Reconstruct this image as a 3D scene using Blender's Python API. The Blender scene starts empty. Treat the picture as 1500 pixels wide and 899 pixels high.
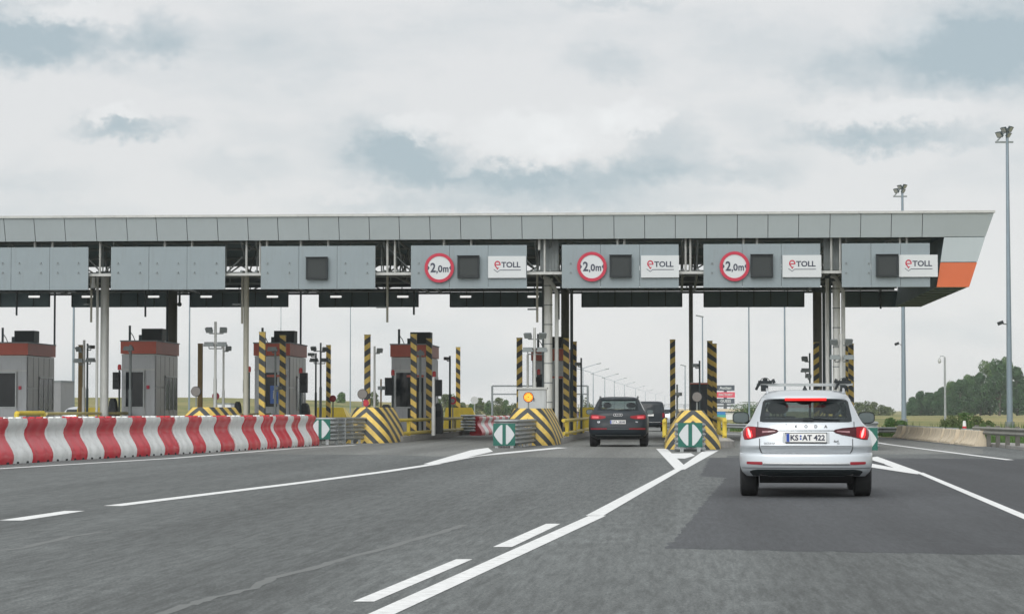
import bpy, bmesh, math, random
from mathutils import Vector, Matrix
random.seed(7)
sc = bpy.context.scene
COL = sc.collection
R = math.radians

# ------------------------------------------------------------------ camera
F = 3470.0                      # focal length in pixels of a 1500 px wide picture
EYE = 1.19
HX, HY = 990.0, 600.0           # where the lane direction (+Y) meets the horizon
alpha = math.atan((HY-449.5)/F)
beta = math.atan((HX-750)/F*math.cos(alpha))
fw = Vector((-math.sin(beta)*math.cos(alpha), math.cos(beta)*math.cos(alpha), math.sin(alpha)))
rt = Vector((math.cos(beta), math.sin(beta), 0))
up = rt.cross(fw)
cam_d = bpy.data.cameras.new('camera'); cam = bpy.data.objects.new('camera', cam_d); COL.objects.link(cam)
cam.matrix_world = Matrix(((rt.x, up.x, -fw.x, 0), (rt.y, up.y, -fw.y, 0), (rt.z, up.z, -fw.z, EYE), (0, 0, 0, 1)))
cam_d.sensor_width = 36; cam_d.lens = F/1500*36; cam_d.clip_start = 0.5; cam_d.clip_end = 20000
sc.camera = cam
sc.view_settings.view_transform = 'Standard'; sc.view_settings.look = 'None'
sc.view_settings.exposure = 0.0; sc.view_settings.gamma = 1.0
sc.cycles.max_bounces = 8; sc.cycles.transparent_max_bounces = 16

def P(px, py, Y):
    """world point seen at photo pixel (px,py), at lane distance Y"""
    d = fw*F + rt*(px-750) + up*(449.5-py)
    t = Y/d.y
    return Vector((d.x*t, Y, EYE+d.z*t))
def G(px, py, z=0.0):
    """point of the ground at a photo pixel"""
    d = fw*F + rt*(px-750) + up*(449.5-py)
    t = (z-EYE)/d.z
    return Vector((d.x*t, d.y*t, z))
def PX(px, Y): return P(px, 600, Y).x

# ------------------------------------------------------------------ world and sun
HAZE = .00024
SUN_EL, SUN_ROT = R(36), R(196)
w = bpy.data.worlds.new('World'); sc.world = w; w.use_nodes = True
nt = w.node_tree; nt.nodes.clear()
def wn(t, **k):
    n = nt.nodes.new(t)
    for a, b in k.items(): setattr(n, a, b)
    return n
def wmath(op, a, b=None, clamp=False):
    n = wn('ShaderNodeMath', operation=op); n.use_clamp = clamp
    for i, v in enumerate((a, b)):
        if v is None: continue
        if isinstance(v, (int, float)): n.inputs[i].default_value = v
        else: nt.links.new(v, n.inputs[i])
    return n.outputs[0]
tc = wn('ShaderNodeTexCoord')
sep = wn('ShaderNodeSeparateXYZ'); nt.links.new(tc.outputs['Generated'], sep.inputs[0])
az = wmath('ARCTAN2', sep.outputs[0], sep.outputs[1])
el = wmath('ARCSINE', sep.outputs[2])
cmb = wn('ShaderNodeCombineXYZ'); nt.links.new(az, cmb.inputs[0]); nt.links.new(el, cmb.inputs[1])
def noise(scale, detail, vec, rough=.55, stretch=(1, 2.2, 1)):
    mp = wn('ShaderNodeMapping'); mp.inputs['Scale'].default_value = stretch; nt.links.new(vec, mp.inputs[0])
    n = wn('ShaderNodeTexNoise'); n.inputs['Scale'].default_value = scale; n.inputs['Detail'].default_value = detail
    n.inputs['Roughness'].default_value = rough
    nt.links.new(mp.outputs[0], n.inputs['Vector']); return n
n1 = noise(30, 8, cmb.outputs[0], .62, (1, 1.4, 1))
dv = wn('ShaderNodeVectorMath', operation='SUBTRACT'); nt.links.new(n1.outputs['Color'], dv.inputs[0]); dv.inputs[1].default_value = (.5, .5, .5)
ds = wn('ShaderNodeVectorMath', operation='MULTIPLY'); nt.links.new(dv.outputs[0], ds.inputs[0]); ds.inputs[1].default_value = (.030, .020, 0)
n1b = noise(110, 6, cmb.outputs[0], .6, (1, 1.2, 1))
dvb = wn('ShaderNodeVectorMath', operation='SUBTRACT'); nt.links.new(n1b.outputs['Color'], dvb.inputs[0]); dvb.inputs[1].default_value = (.5, .5, .5)
dsb = wn('ShaderNodeVectorMath', operation='MULTIPLY'); nt.links.new(dvb.outputs[0], dsb.inputs[0]); dsb.inputs[1].default_value = (.016, .016, 0)
da = wn('ShaderNodeVectorMath', operation='ADD'); nt.links.new(ds.outputs[0], da.inputs[0]); nt.links.new(dsb.outputs[0], da.inputs[1])
pa = wn('ShaderNodeVectorMath', operation='ADD'); nt.links.new(cmb.outputs[0], pa.inputs[0]); nt.links.new(da.outputs[0], pa.inputs[1])
# cloud banks: (azimuth, elevation, half width, height up, darkness) in thousandths of a radian
def bank(px, py, rx, ry, amt, soft=.15, outer=1.35):
    u, v = (px-990)/F, (600-py)/F
    s = wn('ShaderNodeVectorMath', operation='SUBTRACT'); nt.links.new(pa.outputs[0], s.inputs[0]); s.inputs[1].default_value = (u, v, 0)
    m = wn('ShaderNodeVectorMath', operation='MULTIPLY'); nt.links.new(s.outputs[0], m.inputs[0]); m.inputs[1].default_value = (F/rx, F/ry, 0)
    l = wn('ShaderNodeVectorMath', operation='LENGTH'); nt.links.new(m.outputs[0], l.inputs[0])
    r = wn('ShaderNodeMapRange', interpolation_type='SMOOTHSTEP'); nt.links.new(l.outputs['Value'], r.inputs[0])
    r.inputs[1].default_value = outer; r.inputs[2].default_value = soft; r.inputs[3].default_value = 0; r.inputs[4].default_value = amt
    return r.outputs[0]
def total(lst):
    o = lst[0]
    for b in lst[1:]: o = wmath('ADD', o, b)
    return o
dark = total([bank(55, 78, 170, 36, 1.0), bank(20, 45, 130, 34, .5), bank(238, 64, 60, 34, .6), bank(185, 196, 92, 18, .85), bank(590, 238, 100, 36, .85), bank(560, 205, 70, 34, .4),
              bank(860, 262, 210, 28, .85), bank(700, 264, 130, 24, .5), bank(975, 215, 75, 50, .5), bank(1400, 98, 180, 56, 1.0), bank(1440, 45, 150, 60, .6), bank(1290, 205, 170, 24, .8),
              bank(1205, 115, 65, 36, .4), bank(895, 95, 85, 30, .35), bank(760, 298, 320, 22, .55), bank(1110, 250, 90, 30, .4), bank(1130, 75, 140, 50, .28),
              bank(430, 90, 160, 36, .2), bank(350, 250, 90, 28, .25), bank(900, 8, 110, 14, .35), bank(640, 60, 140, 30, .14), bank(60, 270, 120, 24, .15)])
lite = total([bank(770, 200, 95, 40, .5, .5, 1.2), bank(850, 188, 90, 40, .35, .5, 1.2), bank(925, 172, 60, 30, .5, .5, 1.15), bank(610, 190, 60, 22, .35, .5, 1.2), bank(180, 174, 48, 12, .4, .5, 1.2),
              bank(110, 34, 90, 14, .35), bank(1300, 170, 120, 18, .35), bank(1340, 60, 40, 30, .25)])
n2 = noise(9, 7, cmb.outputs[0], .55, (1, 2.6, 1))
mr = wn('ShaderNodeMapRange'); nt.links.new(n2.outputs['Fac'], mr.inputs[0]); mr.inputs[1].default_value = .5; mr.inputs[2].default_value = .85; mr.inputs[4].default_value = .75
n3 = noise(70, 6, cmb.outputs[0], .6, (1, 1.8, 1))
dk = wmath('MULTIPLY', dark, wmath('ADD', wmath('MULTIPLY', n3.outputs['Fac'], .9), .55))
dk = wmath('ADD', dk, wmath('MULTIPLY', mr.outputs[0], .8))
dk = wmath('MULTIPLY', wmath('SUBTRACT', dk, wmath('MULTIPLY', lite, .8)), 1.0, clamp=True)
mix = wn('ShaderNodeMix', data_type='RGBA'); nt.links.new(dk, mix.inputs[0])
mix.inputs[6].default_value = (7.55, 7.62, 7.66, 1); mix.inputs[7].default_value = (4.2, 5.05, 5.5, 1)
lt = wn('ShaderNodeMix', data_type='RGBA'); nt.links.new(wmath('MULTIPLY', wmath('MULTIPLY', lite, wmath('ADD', n3.outputs['Fac'], .45)), .8, clamp=True), lt.inputs[0])
nt.links.new(mix.outputs[2], lt.inputs[6]); lt.inputs[7].default_value = (8.9, 9.0, 9.0, 1)
sky = wn('ShaderNodeTexSky'); sky.sky_type = 'NISHITA'; sky.sun_disc = False; sky.sun_elevation = SUN_EL; sky.sun_rotation = SUN_ROT
sm = wn('ShaderNodeMix', data_type='RGBA'); sm.inputs[0].default_value = .07
nt.links.new(lt.outputs[2], sm.inputs[6]); nt.links.new(sky.outputs[0], sm.inputs[7])
# glow added to unseen sky behind the camera to light the fronts, zenith too
dp = wn('ShaderNodeVectorMath', operation='DOT_PRODUCT'); nt.links.new(tc.outputs['Generated'], dp.inputs[0]); dp.inputs[1].default_value = (math.sin(SUN_ROT)*math.cos(SUN_EL), math.cos(SUN_ROT)*math.cos(SUN_EL), math.sin(SUN_EL))
gr = wn('ShaderNodeMapRange', interpolation_type='SMOOTHSTEP'); nt.links.new(dp.outputs['Value'], gr.inputs[0]); gr.inputs[1].default_value = 0.05; gr.inputs[2].default_value = 1.0; gr.inputs[3].default_value = 1; gr.inputs[4].default_value = 2.5
hz = wn('ShaderNodeMapRange', interpolation_type='SMOOTHSTEP'); nt.links.new(el, hz.inputs[0]); hz.inputs[1].default_value = 0; hz.inputs[2].default_value = .10; hz.inputs[3].default_value = 1.07; hz.inputs[4].default_value = 1.0
gs = wn('ShaderNodeVectorMath', operation='SCALE'); nt.links.new(sm.outputs[2], gs.inputs[0]); nt.links.new(wmath('MULTIPLY', gr.outputs[0], hz.outputs[0]), gs.inputs['Scale'])
bg = wn('ShaderNodeBackground'); bg.inputs[1].default_value = .104; nt.links.new(gs.outputs[0], bg.inputs[0])
wo = wn('ShaderNodeOutputWorld'); nt.links.new(bg.outputs[0], wo.inputs[0])
sd = bpy.data.lights.new('sun', 'SUN'); sd.energy = 1.0; sd.angle = R(30); sd.color = (1, .965, .92)
so = bpy.data.objects.new('sun', sd); COL.objects.link(so)
sdir = Vector((math.sin(SUN_ROT)*math.cos(SUN_EL), math.cos(SUN_ROT)*math.cos(SUN_EL), math.sin(SUN_EL)))
so.rotation_euler = sdir.to_track_quat('Z', 'Y').to_euler()

# ------------------------------------------------------------------ materials
MATS = {}
def M(name, col, rough=.6, metal=0, var=.12, scale=3, bump=0, coat=0, emit=0, dirt=0, spec=.5, stretch=(1, 1, 1), emitcol=None):
    if name in MATS: return MATS[name]
    m = bpy.data.materials.new(name); m.use_nodes = True
    t = m.node_tree; b = t.nodes['Principled BSDF']
    b.inputs['Roughness'].default_value = rough; b.inputs['Metallic'].default_value = metal
    b.inputs['Coat Weight'].default_value = coat; b.inputs['Coat Roughness'].default_value = .05
    b.inputs['Specular IOR Level'].default_value = spec
    c = (*col, 1)
    if emit:
        b.inputs['Emission Color'].default_value = (*(emitcol or col), 1); b.inputs['Emission Strength'].default_value = emit
    g = t.nodes.new('ShaderNodeTexCoord')
    mp = t.nodes.new('ShaderNodeMapping'); mp.inputs['Scale'].default_value = stretch
    t.links.new(g.outputs['Object'], mp.inputs[0])
    n = t.nodes.new('ShaderNodeTexNoise'); n.inputs['Scale'].default_value = scale; n.inputs['Detail'].default_value = 6; n.inputs['Roughness'].default_value = .6
    t.links.new(mp.outputs[0], n.inputs['Vector'])
    r = t.nodes.new('ShaderNodeValToRGB'); r.color_ramp.elements[0].position = .28; r.color_ramp.elements[1].position = .72
    lo = tuple(x*(1-var) for x in col); hi = tuple(min(1, x*(1+var*.7)) for x in col)
    r.color_ramp.elements[0].color = (*lo, 1); r.color_ramp.elements[1].color = (*hi, 1)
    t.links.new(n.outputs['Fac'], r.inputs[0]); out = r.outputs[0]
    if dirt:
        mp2 = t.nodes.new('ShaderNodeMapping'); mp2.inputs['Scale'].default_value = (6, 6, .7); t.links.new(g.outputs['Object'], mp2.inputs[0])
        n2 = t.nodes.new('ShaderNodeTexNoise'); n2.inputs['Scale'].default_value = 1.6; n2.inputs['Detail'].default_value = 8; n2.inputs['Roughness'].default_value = .65
        t.links.new(mp2.outputs[0], n2.inputs['Vector'])
        q = t.nodes.new('ShaderNodeMapRange'); q.inputs[1].default_value = .5; q.inputs[2].default_value = .75; q.inputs[4].default_value = dirt
        t.links.new(n2.outputs['Fac'], q.inputs[0])
        mx = t.nodes.new('ShaderNodeMix'); mx.data_type = 'RGBA'; t.links.new(q.outputs[0], mx.inputs[0]); t.links.new(out, mx.inputs[6])
        mx.inputs[7].default_value = (.10, .085, .065, 1); out = mx.outputs[2]
    t.links.new(out, b.inputs['Base Color'])
    if bump:
        bp = t.nodes.new('ShaderNodeBump'); bp.inputs['Strength'].default_value = bump; bp.inputs['Distance'].default_value = .01
        t.links.new(n.outputs['Fac'], bp.inputs['Height']); t.links.new(bp.outputs[0], b.inputs['Normal'])
    MATS[name] = m; return m
def stripes(name, ky, kx, kz, period, kabs=False, off=0.0, duty=.5, worn=.35):
    """yellow and black warning bands along kx*x+ky*y+kz*z in object space"""
    if name in MATS: return MATS[name]
    m = bpy.data.materials.new(name); m.use_nodes = True; t = m.node_tree; b = t.nodes['Principled BSDF']; b.inputs['Roughness'].default_value = .55
    def mt(op, a, c=None):
        n = t.nodes.new('ShaderNodeMath'); n.operation = op
        for i, v in enumerate((a, c)):
            if v is None: continue
            if isinstance(v, (int, float)): n.inputs[i].default_value = v
            else: t.links.new(v, n.inputs[i])
        return n.outputs[0]
    g = t.nodes.new('ShaderNodeTexCoord'); s = t.nodes.new('ShaderNodeSeparateXYZ'); t.links.new(g.outputs['Object'], s.inputs[0])
    x = mt('ABSOLUTE', s.outputs[0]) if kabs else s.outputs[0]
    v = mt('ADD', mt('ADD', mt('MULTIPLY', x, kx), mt('MULTIPLY', s.outputs[1], ky)), mt('MULTIPLY', s.outputs[2], kz))
    fr = mt('FRACT', mt('ADD', mt('DIVIDE', v, period), off))
    st = mt('GREATER_THAN', fr, duty)
    n = t.nodes.new('ShaderNodeTexNoise'); n.inputs['Scale'].default_value = 5; n.inputs['Detail'].default_value = 8; n.inputs['Roughness'].default_value = .7
    t.links.new(g.outputs['Object'], n.inputs['Vector'])
    ye = t.nodes.new('ShaderNodeValToRGB'); ye.color_ramp.elements[0].position = .3; ye.color_ramp.elements[1].position = .65
    ye.color_ramp.elements[0].color = (.50*(1-worn*.4), .35*(1-worn*.4), .08, 1); ye.color_ramp.elements[1].color = (.72, .51, .10, 1)
    t.links.new(n.outputs['Fac'], ye.inputs[0])
    bl = t.nodes.new('ShaderNodeValToRGB'); bl.color_ramp.elements[0].position = .35; bl.color_ramp.elements[1].position = .75
    bl.color_ramp.elements[0].color = (.022, .028, .032, 1); bl.color_ramp.elements[1].color = (.055, .06, .062, 1)
    t.links.new(n.outputs['Fac'], bl.inputs[0])
    mx = t.nodes.new('ShaderNodeMix'); mx.data_type = 'RGBA'; t.links.new(st, mx.inputs[0]); t.links.new(bl.outputs[0], mx.inputs[6]); t.links.new(ye.outputs[0], mx.inputs[7])
    t.links.new(mx.outputs[2], b.inputs['Base Color'])
    MATS[name] = m; return m
def glass(name, tint=(.03, .035, .035), alpha=.55, rough=.04):
    if name in MATS: return MATS[name]
    m = bpy.data.materials.new(name); m.use_nodes = True; t = m.node_tree; b = t.nodes['Principled BSDF']
    b.inputs['Base Color'].default_value = (*tint, 1); b.inputs['Roughness'].default_value = rough; b.inputs['Coat Weight'].default_value = .6
    tr = t.nodes.new('ShaderNodeBsdfTransparent'); tr.inputs[0].default_value = (.72, .78, .77, 1)
    mx = t.nodes.new('ShaderNodeMixShader'); mx.inputs[0].default_value = alpha
    t.links.new(tr.outputs[0], mx.inputs[1]); t.links.new(b.outputs[0], mx.inputs[2])
    t.links.new(mx.outputs[0], t.nodes['Material Output'].inputs[0]); MATS[name] = m; return m

alu = M('panel_grey', (.355, .40, .41), .58, .05, .04, .45, dirt=.06)
alu2 = M('board_grey', (.205, .245, .26), .45, .2, .05, .8, dirt=.14)
seamm = M('seam_dark', (.05, .05, .06), .7)
orange = M('orange_panel', (.50, .105, .03), .4, .1, .06, .8)
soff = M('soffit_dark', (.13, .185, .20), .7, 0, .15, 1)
steel = M('steel_painted', (.20, .225, .225), .6, .2, .2, 2, dirt=.3)
steel_lt = M('steel_light', (.42, .43, .41), .5, .2, .12, 2, dirt=.25)
steel_dk = M('steel_dark', (.055, .075, .080), .6, .2, .2, 2)
beige = M('column_beige', (.38, .37, .31), .6, 0, .12, 2, dirt=.3)
white_col = M('column_white', (.60, .61, .58), .55, 0, .08, 2, dirt=.35)
olive = M('column_olive', (.085, .088, .07), .6, .1, .2, 2)
mastm = M('mast_bluegrey', (.20, .25, .29), .45, .4, .08, 2)
galv = M('galvanised', (.34, .36, .36), .42, .6, .2, 6, dirt=.25)
black = M('black_plastic', (.016, .021, .023), .55, 0, .2, 5, spec=.3)
rubber = M('rubber', (.014, .015, .016), .85, 0, .2, 8)
redp = M('red_plastic', (.52, .014, .03), .34, 0, .12, 2, dirt=.18, coat=.15)
whitep = M('white_plastic', (.66, .675, .66), .36, 0, .06, 2, dirt=.32, coat=.1)
conc = M('concrete', (.36, .34, .295), .85, 0, .16, 3, bump=.3, dirt=.35)
conc_b = M('concrete_barrier', (.60, .515, .385), .85, 0, .14, 3, bump=.3, dirt=.4)
kerbm = M('kerb_concrete', (.27, .265, .25), .9, 0, .18, 3, bump=.3, dirt=.3)
yellow = M('yellow_paint', (.62, .47, .05), .5, 0, .10, 3, dirt=.28)
yellow_dull = M('yellow_dull', (.42, .36, .15), .6, 0, .2, 3, dirt=.45)
paint = M('road_paint', (.66, .67, .66), .75, 0, .16, 9, dirt=.35)
signw = M('sign_white', (.50, .525, .53), .4, 0, .03, 2)
signr = M('sign_red', (.40, .010, .038), .4, 0, .04, 2)
signk = M('sign_navy', (.03, .035, .06), .5, 0, .04, 2)
green = M('sign_green', (.002, .105, .075), .45, 0, .06, 2, dirt=.1)
boothg = M('booth_grey', (.36, .375, .385), .42, .2, .05, 2, dirt=.2)
boothd = M('booth_side', (.22, .225, .225), .35, .3, .12, 2, dirt=.25)
boothr = M('booth_red', (.42, .085, .05), .5, 0, .10, 2, dirt=.12)
glassd = M('dark_glass', (.016, .022, .026), .10, 0, .3, 1, spec=.22)
screenm = M('screen_mesh', (.014, .020, .020), .6, 0, .25, 14)
brown = M('brown_post', (.16, .105, .035), .7, 0, .25, 4, dirt=.2)
amber = M('amber_lamp', (.10, .04, .0), .5, 0, 0, 1, emit=1.05, emitcol=(1, .18, .0))
amber2 = M('amber_lamp_core', (1, .6, .1), .4, 0, 0, 1, emit=1.4, emitcol=(1, .40, .02))
lampred = M('lamp_red', (.50, .03, .03), .35, 0, .1, 3)
tubem = M('tube_lit', (.9, .9, .88), .4, 0, 0, 1, emit=.75, emitcol=(1, 1, .98))
lens_grey = M('lamp_lens_grey', (.15, .14, .13), .4, 0, .35, 60)

# ------------------------------------------------------------------ mesh helpers
class MB:
    def __init__(s): s.v = []; s.f = []; s.m = []; s.b = []
    def add(s, vs, fs, mi=0):
        o = len(s.v); s.b.append((len(s.v), len(s.f))); s.v += [tuple(v) for v in vs]; s.f += [tuple(i+o for i in f) for f in fs]; s.m += [mi]*len(fs); return s
    def box(s, x0, x1, y0, y1, z0, z1, mi=0):
        return s.add([(x0,y0,z0),(x1,y0,z0),(x1,y1,z0),(x0,y1,z0),(x0,y0,z1),(x1,y0,z1),(x1,y1,z1),(x0,y1,z1)],
                     [(0,3,2,1),(4,5,6,7),(0,1,5,4),(1,2,6,5),(2,3,7,6),(3,0,4,7)], mi)
    def cbox(s, c, d, mi=0):
        return s.box(c[0]-d[0]/2, c[0]+d[0]/2, c[1]-d[1]/2, c[1]+d[1]/2, c[2]-d[2]/2, c[2]+d[2]/2, mi)
    def obox(s, c, d, ax, ay, az_, mi=0):
        """box with its own axes"""
        c = Vector(c); vs = []
        for k in (-1, 1):
            for a, b in ((-1,-1),(1,-1),(1,1),(-1,1)):
                vs.append(c+ax*(a*d[0]/2)+ay*(b*d[1]/2)+az_*(k*d[2]/2))
        return s.add(vs, [(0,3,2,1),(4,5,6,7),(0,1,5,4),(1,2,6,5),(2,3,7,6),(3,0,4,7)], mi)
    def tube(s, a, b, r0, r1=None, n=12, mi=0):
        a, b = Vector(a), Vector(b); r1 = r0 if r1 is None else r1
        d = (b-a).normalized(); u = d.orthogonal().normalized(); w_ = d.cross(u)
        vs = [a+(u*math.cos(2*math.pi*i/n)+w_*math.sin(2*math.pi*i/n))*r0 for i in range(n)] + \
             [b+(u*math.cos(2*math.pi*i/n)+w_*math.sin(2*math.pi*i/n))*r1 for i in range(n)]
        fs = [(i, (i+1) % n, n+(i+1) % n, n+i) for i in range(n)] + [tuple(range(n-1, -1, -1)), tuple(range(n, 2*n))]
        return s.add(vs, fs, mi)
    def path(s, pts, r, n=8, mi=0):
        pts = [Vector(p) for p in pts]
        rings = []
        for i, p in enumerate(pts):
            d = (pts[min(i+1, len(pts)-1)]-pts[max(i-1, 0)]).normalized()
            ref = Vector((0, 0, 1)) if abs(d.z) < .9 else Vector((1, 0, 0))
            u = d.cross(ref).normalized(); w_ = u.cross(d)
            rings.append([p+(u*math.cos(2*math.pi*k/n)+w_*math.sin(2*math.pi*k/n))*r for k in range(n)])
        return s.rings(rings, mi)
    def rings(s, rings, mi=0, cap=True, closed=True):
        n = len(rings[0]); vs = [v for r in rings for v in r]; fs = []
        for i in range(len(rings)-1):
            for k in range(n if closed else n-1):
                fs.append((i*n+k, i*n+(k+1) % n, (i+1)*n+(k+1) % n, (i+1)*n+k))
        if cap: fs += [tuple(range(n-1, -1, -1)), tuple(range((len(rings)-1)*n, len(rings)*n))]
        return s.add(vs, fs, mi)
    def prism(s, poly, fn, t0, t1, mi=0):
        """poly: 2-D outline; fn(a,b,t) -> 3-D point; extruded from t0 to t1"""
        n = len(poly)
        vs = [fn(a, b, t0) for a, b in poly]+[fn(a, b, t1) for a, b in poly]
        fs = [tuple(range(n)), tuple(range(2*n-1, n-1, -1))]+[(i, n+i, n+(i+1) % n, (i+1) % n) for i in range(n)]
        return s.add(vs, fs, mi)
    def ball(s, c, r, nu=12, nv=8, sc_=(1, 1, 1), mi=0):
        c = Vector(c); rings = []
        for j in range(1, nv):
            t = math.pi*j/nv
            rings.append([c+Vector((r*sc_[0]*math.sin(t)*math.cos(2*math.pi*i/nu), r*sc_[1]*math.sin(t)*math.sin(2*math.pi*i/nu), r*sc_[2]*math.cos(t))) for i in range(nu)])
        return s.rings(rings, mi)
    def text(s, txt, fn, size, bold=0.0, align='CENTER', mi=0, thick=.004, xs=1.0, fit=None):
        """lettering in the u-v plane; fn(u,v,t) -> 3-D point"""
        cu = bpy.data.curves.new('t', 'FONT'); cu.body = txt; cu.size = size; cu.align_x = align; cu.align_y = 'CENTER'
        cu.offset = bold*size; cu.resolution_u = 3
        o = bpy.data.objects.new('t', cu); COL.objects.link(o)
        bpy.context.view_layer.update()
        me = bpy.data.meshes.new_from_object(o.evaluated_get(bpy.context.evaluated_depsgraph_get()))
        bm = bmesh.new(); bm.from_mesh(me)
        bmesh.ops.remove_doubles(bm, verts=bm.verts, dist=1e-5)
        bm.verts.ensure_lookup_table()
        fx, fy_, ox, oy = xs, 1, 0, 0
        if fit:
            X_ = [v.co.x for v in bm.verts]; Y_ = [v.co.y for v in bm.verts]; fx = fit[0]/(max(X_)-min(X_)); fy_ = fit[1]/(max(Y_)-min(Y_)); ox = (max(X_)+min(X_))/2; oy = (max(Y_)+min(Y_))/2
        vs = [fn((v.co.x-ox)*fx, (v.co.y-oy)*fy_, thick) for v in bm.verts]; fs = [tuple(v.index for v in f.verts) for f in bm.faces]
        s.add(vs, fs, mi)
        bm.free(); bpy.data.objects.remove(o); bpy.data.curves.remove(cu); bpy.data.meshes.remove(me); return s
    def each(s, name, mat, parent=None, group=1, **k):
        """the same, but every shape (or run of GROUP shapes) becomes a part of its own"""
        ends = s.b[group::group]+[(len(s.v), len(s.f))]
        for (v0, f0), (v1, f1) in zip(s.b[::group], ends):
            q = MB(); q.v = s.v[v0:v1]; q.f = [tuple(i-v0 for i in f) for f in s.f[f0:f1]]; q.m = s.m[f0:f1]; q.build(name, mat, parent, **k)
    def build(s, name, mat, parent=None, local=False, smooth=35, recalc=True):
        me = bpy.data.meshes.new(name)
        off = Vector((0, 0, 0))
        if parent is not None and not local:
            q = parent
            while q is not None: off += Vector(q.location); q = q.parent
        me.from_pydata([tuple(Vector(v)-off) for v in s.v], [], s.f)
        mats = mat if isinstance(mat, (list, tuple)) else [mat]
        for m in mats: me.materials.append(m)
        for p, i in zip(me.polygons, s.m): p.material_index = i
        if recalc:
            bm = bmesh.new(); bm.from_mesh(me); bmesh.ops.recalc_face_normals(bm, faces=bm.faces); bm.to_mesh(me); bm.free()
        if smooth: soften(me, smooth)
        o = bpy.data.objects.new(name, me); COL.objects.link(o)
        if parent is not None: o.parent = parent
        return o
def soften(me, deg):
    bm = bmesh.new(); bm.from_mesh(me); a = R(deg)
    for f in bm.faces: f.smooth = True
    for e in bm.edges:
        e.smooth = not (len(e.link_faces) != 2 or e.calc_face_angle(0) > a)
    bm.to_mesh(me); bm.free()
def tag(o, label, cat, group=None):
    o['label'] = label; o['category'] = cat
    if group: o['group'] = group
    return o
def struct(o, kind='structure'): o['kind'] = kind; return o
def thing(name, label, cat, loc=(0, 0, 0), rz=0, group=None):
    o = bpy.data.objects.new(name, None); COL.objects.link(o); o.location = loc; o.rotation_euler = (0, 0, rz); o.empty_display_size = .3
    return tag(o, label, cat, group)
def copy_tree(o, parent=None):
    c = o.copy(); COL.objects.link(c)
    if parent is not None: c.parent = parent
    for ch in list(o.children): copy_tree(ch, c)
    return c
XZ = lambda X, Y, Z: (lambda u, v, t: (X+u, Y-t, Z+v))     # a sign plane facing the camera side (-Y)
ORD = ['first', 'second', 'third', 'fourth', 'fifth', 'sixth', 'seventh', 'eighth', 'ninth', 'tenth', 'eleventh', 'twelfth', 'thirteenth', 'fourteenth', 'fifteenth', 'sixteenth', 'seventeenth']
def sstep(a, b, x): t = max(0, min(1, (x-a)/(b-a))); return t*t*(3-2*t)
# ------------------------------------------------------------------ ground, fields, road
def hill(x, y):
    return 3.2*sstep(-25, -75, x)*sstep(230, 380, y) + 1.0*sstep(60, 200, x)*sstep(250, 500, y)*.4
mb = MB()
xs = [-1500, -600, -300, -200, -150, -110, -75, -65, -55, -45, -35, -25, -10, 0, 10, 20, 30, 45, 60, 90, 130, 200, 300, 600, 1500]
ys = [-200, 0, 60, 120, 160, 200, 230, 260, 290, 320, 350, 380, 450, 600, 900, 1700]
mb.add([(x, y, hill(x, y)-.012) for y in ys for x in xs], [(j*len(xs)+i, j*len(xs)+i+1, (j+1)*len(xs)+i+1, (j+1)*len(xs)+i) for j in range(len(ys)-1) for i in range(len(xs)-1)])
def field_mat():
    m = bpy.data.materials.new('field'); m.use_nodes = True; t = m.node_tree; b = t.nodes['Principled BSDF']; b.inputs['Roughness'].default_value = .95; b.inputs['Specular IOR Level'].default_value = .1
    g = t.nodes.new('ShaderNodeTexCoord')
    n = t.nodes.new('ShaderNodeTexNoise'); n.inputs['Scale'].default_value = .035; n.inputs['Detail'].default_value = 9; n.inputs['Roughness'].default_value = .7
    mp = t.nodes.new('ShaderNodeMapping'); mp.inputs['Scale'].default_value = (1, .35, 1); t.links.new(g.outputs['Object'], mp.inputs[0]); t.links.new(mp.outputs[0], n.inputs['Vector'])
    n2 = t.nodes.new('ShaderNodeTexNoise'); n2.inputs['Scale'].default_value = 1.2; n2.inputs['Detail'].default_value = 6; t.links.new(g.outputs['Object'], n2.inputs['Vector'])
    r = t.nodes.new('ShaderNodeValToRGB'); e = r.color_ramp.elements
    e[0].position = .38; e[0].color = (.075, .11, .035, 1); e[1].position = .62; e[1].color = (.30, .255, .12, 1)
    ad = t.nodes.new('ShaderNodeMath'); ad.operation = 'MULTIPLY_ADD'; t.links.new(n2.outputs['Fac'], ad.inputs[0]); ad.inputs[1].default_value = .35; 
    sb = t.nodes.new('ShaderNodeMath'); sb.operation = 'SUBTRACT'; t.links.new(n.outputs['Fac'], sb.inputs[0]); sb.inputs[1].default_value = .16; t.links.new(sb.outputs[0], ad.inputs[2])
    t.links.new(ad.outputs[0], r.inputs[0]); t.links.new(r.outputs[0], b.inputs['Base Color']); return m
struct(mb.build('ground', field_mat(), smooth=0))

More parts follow.
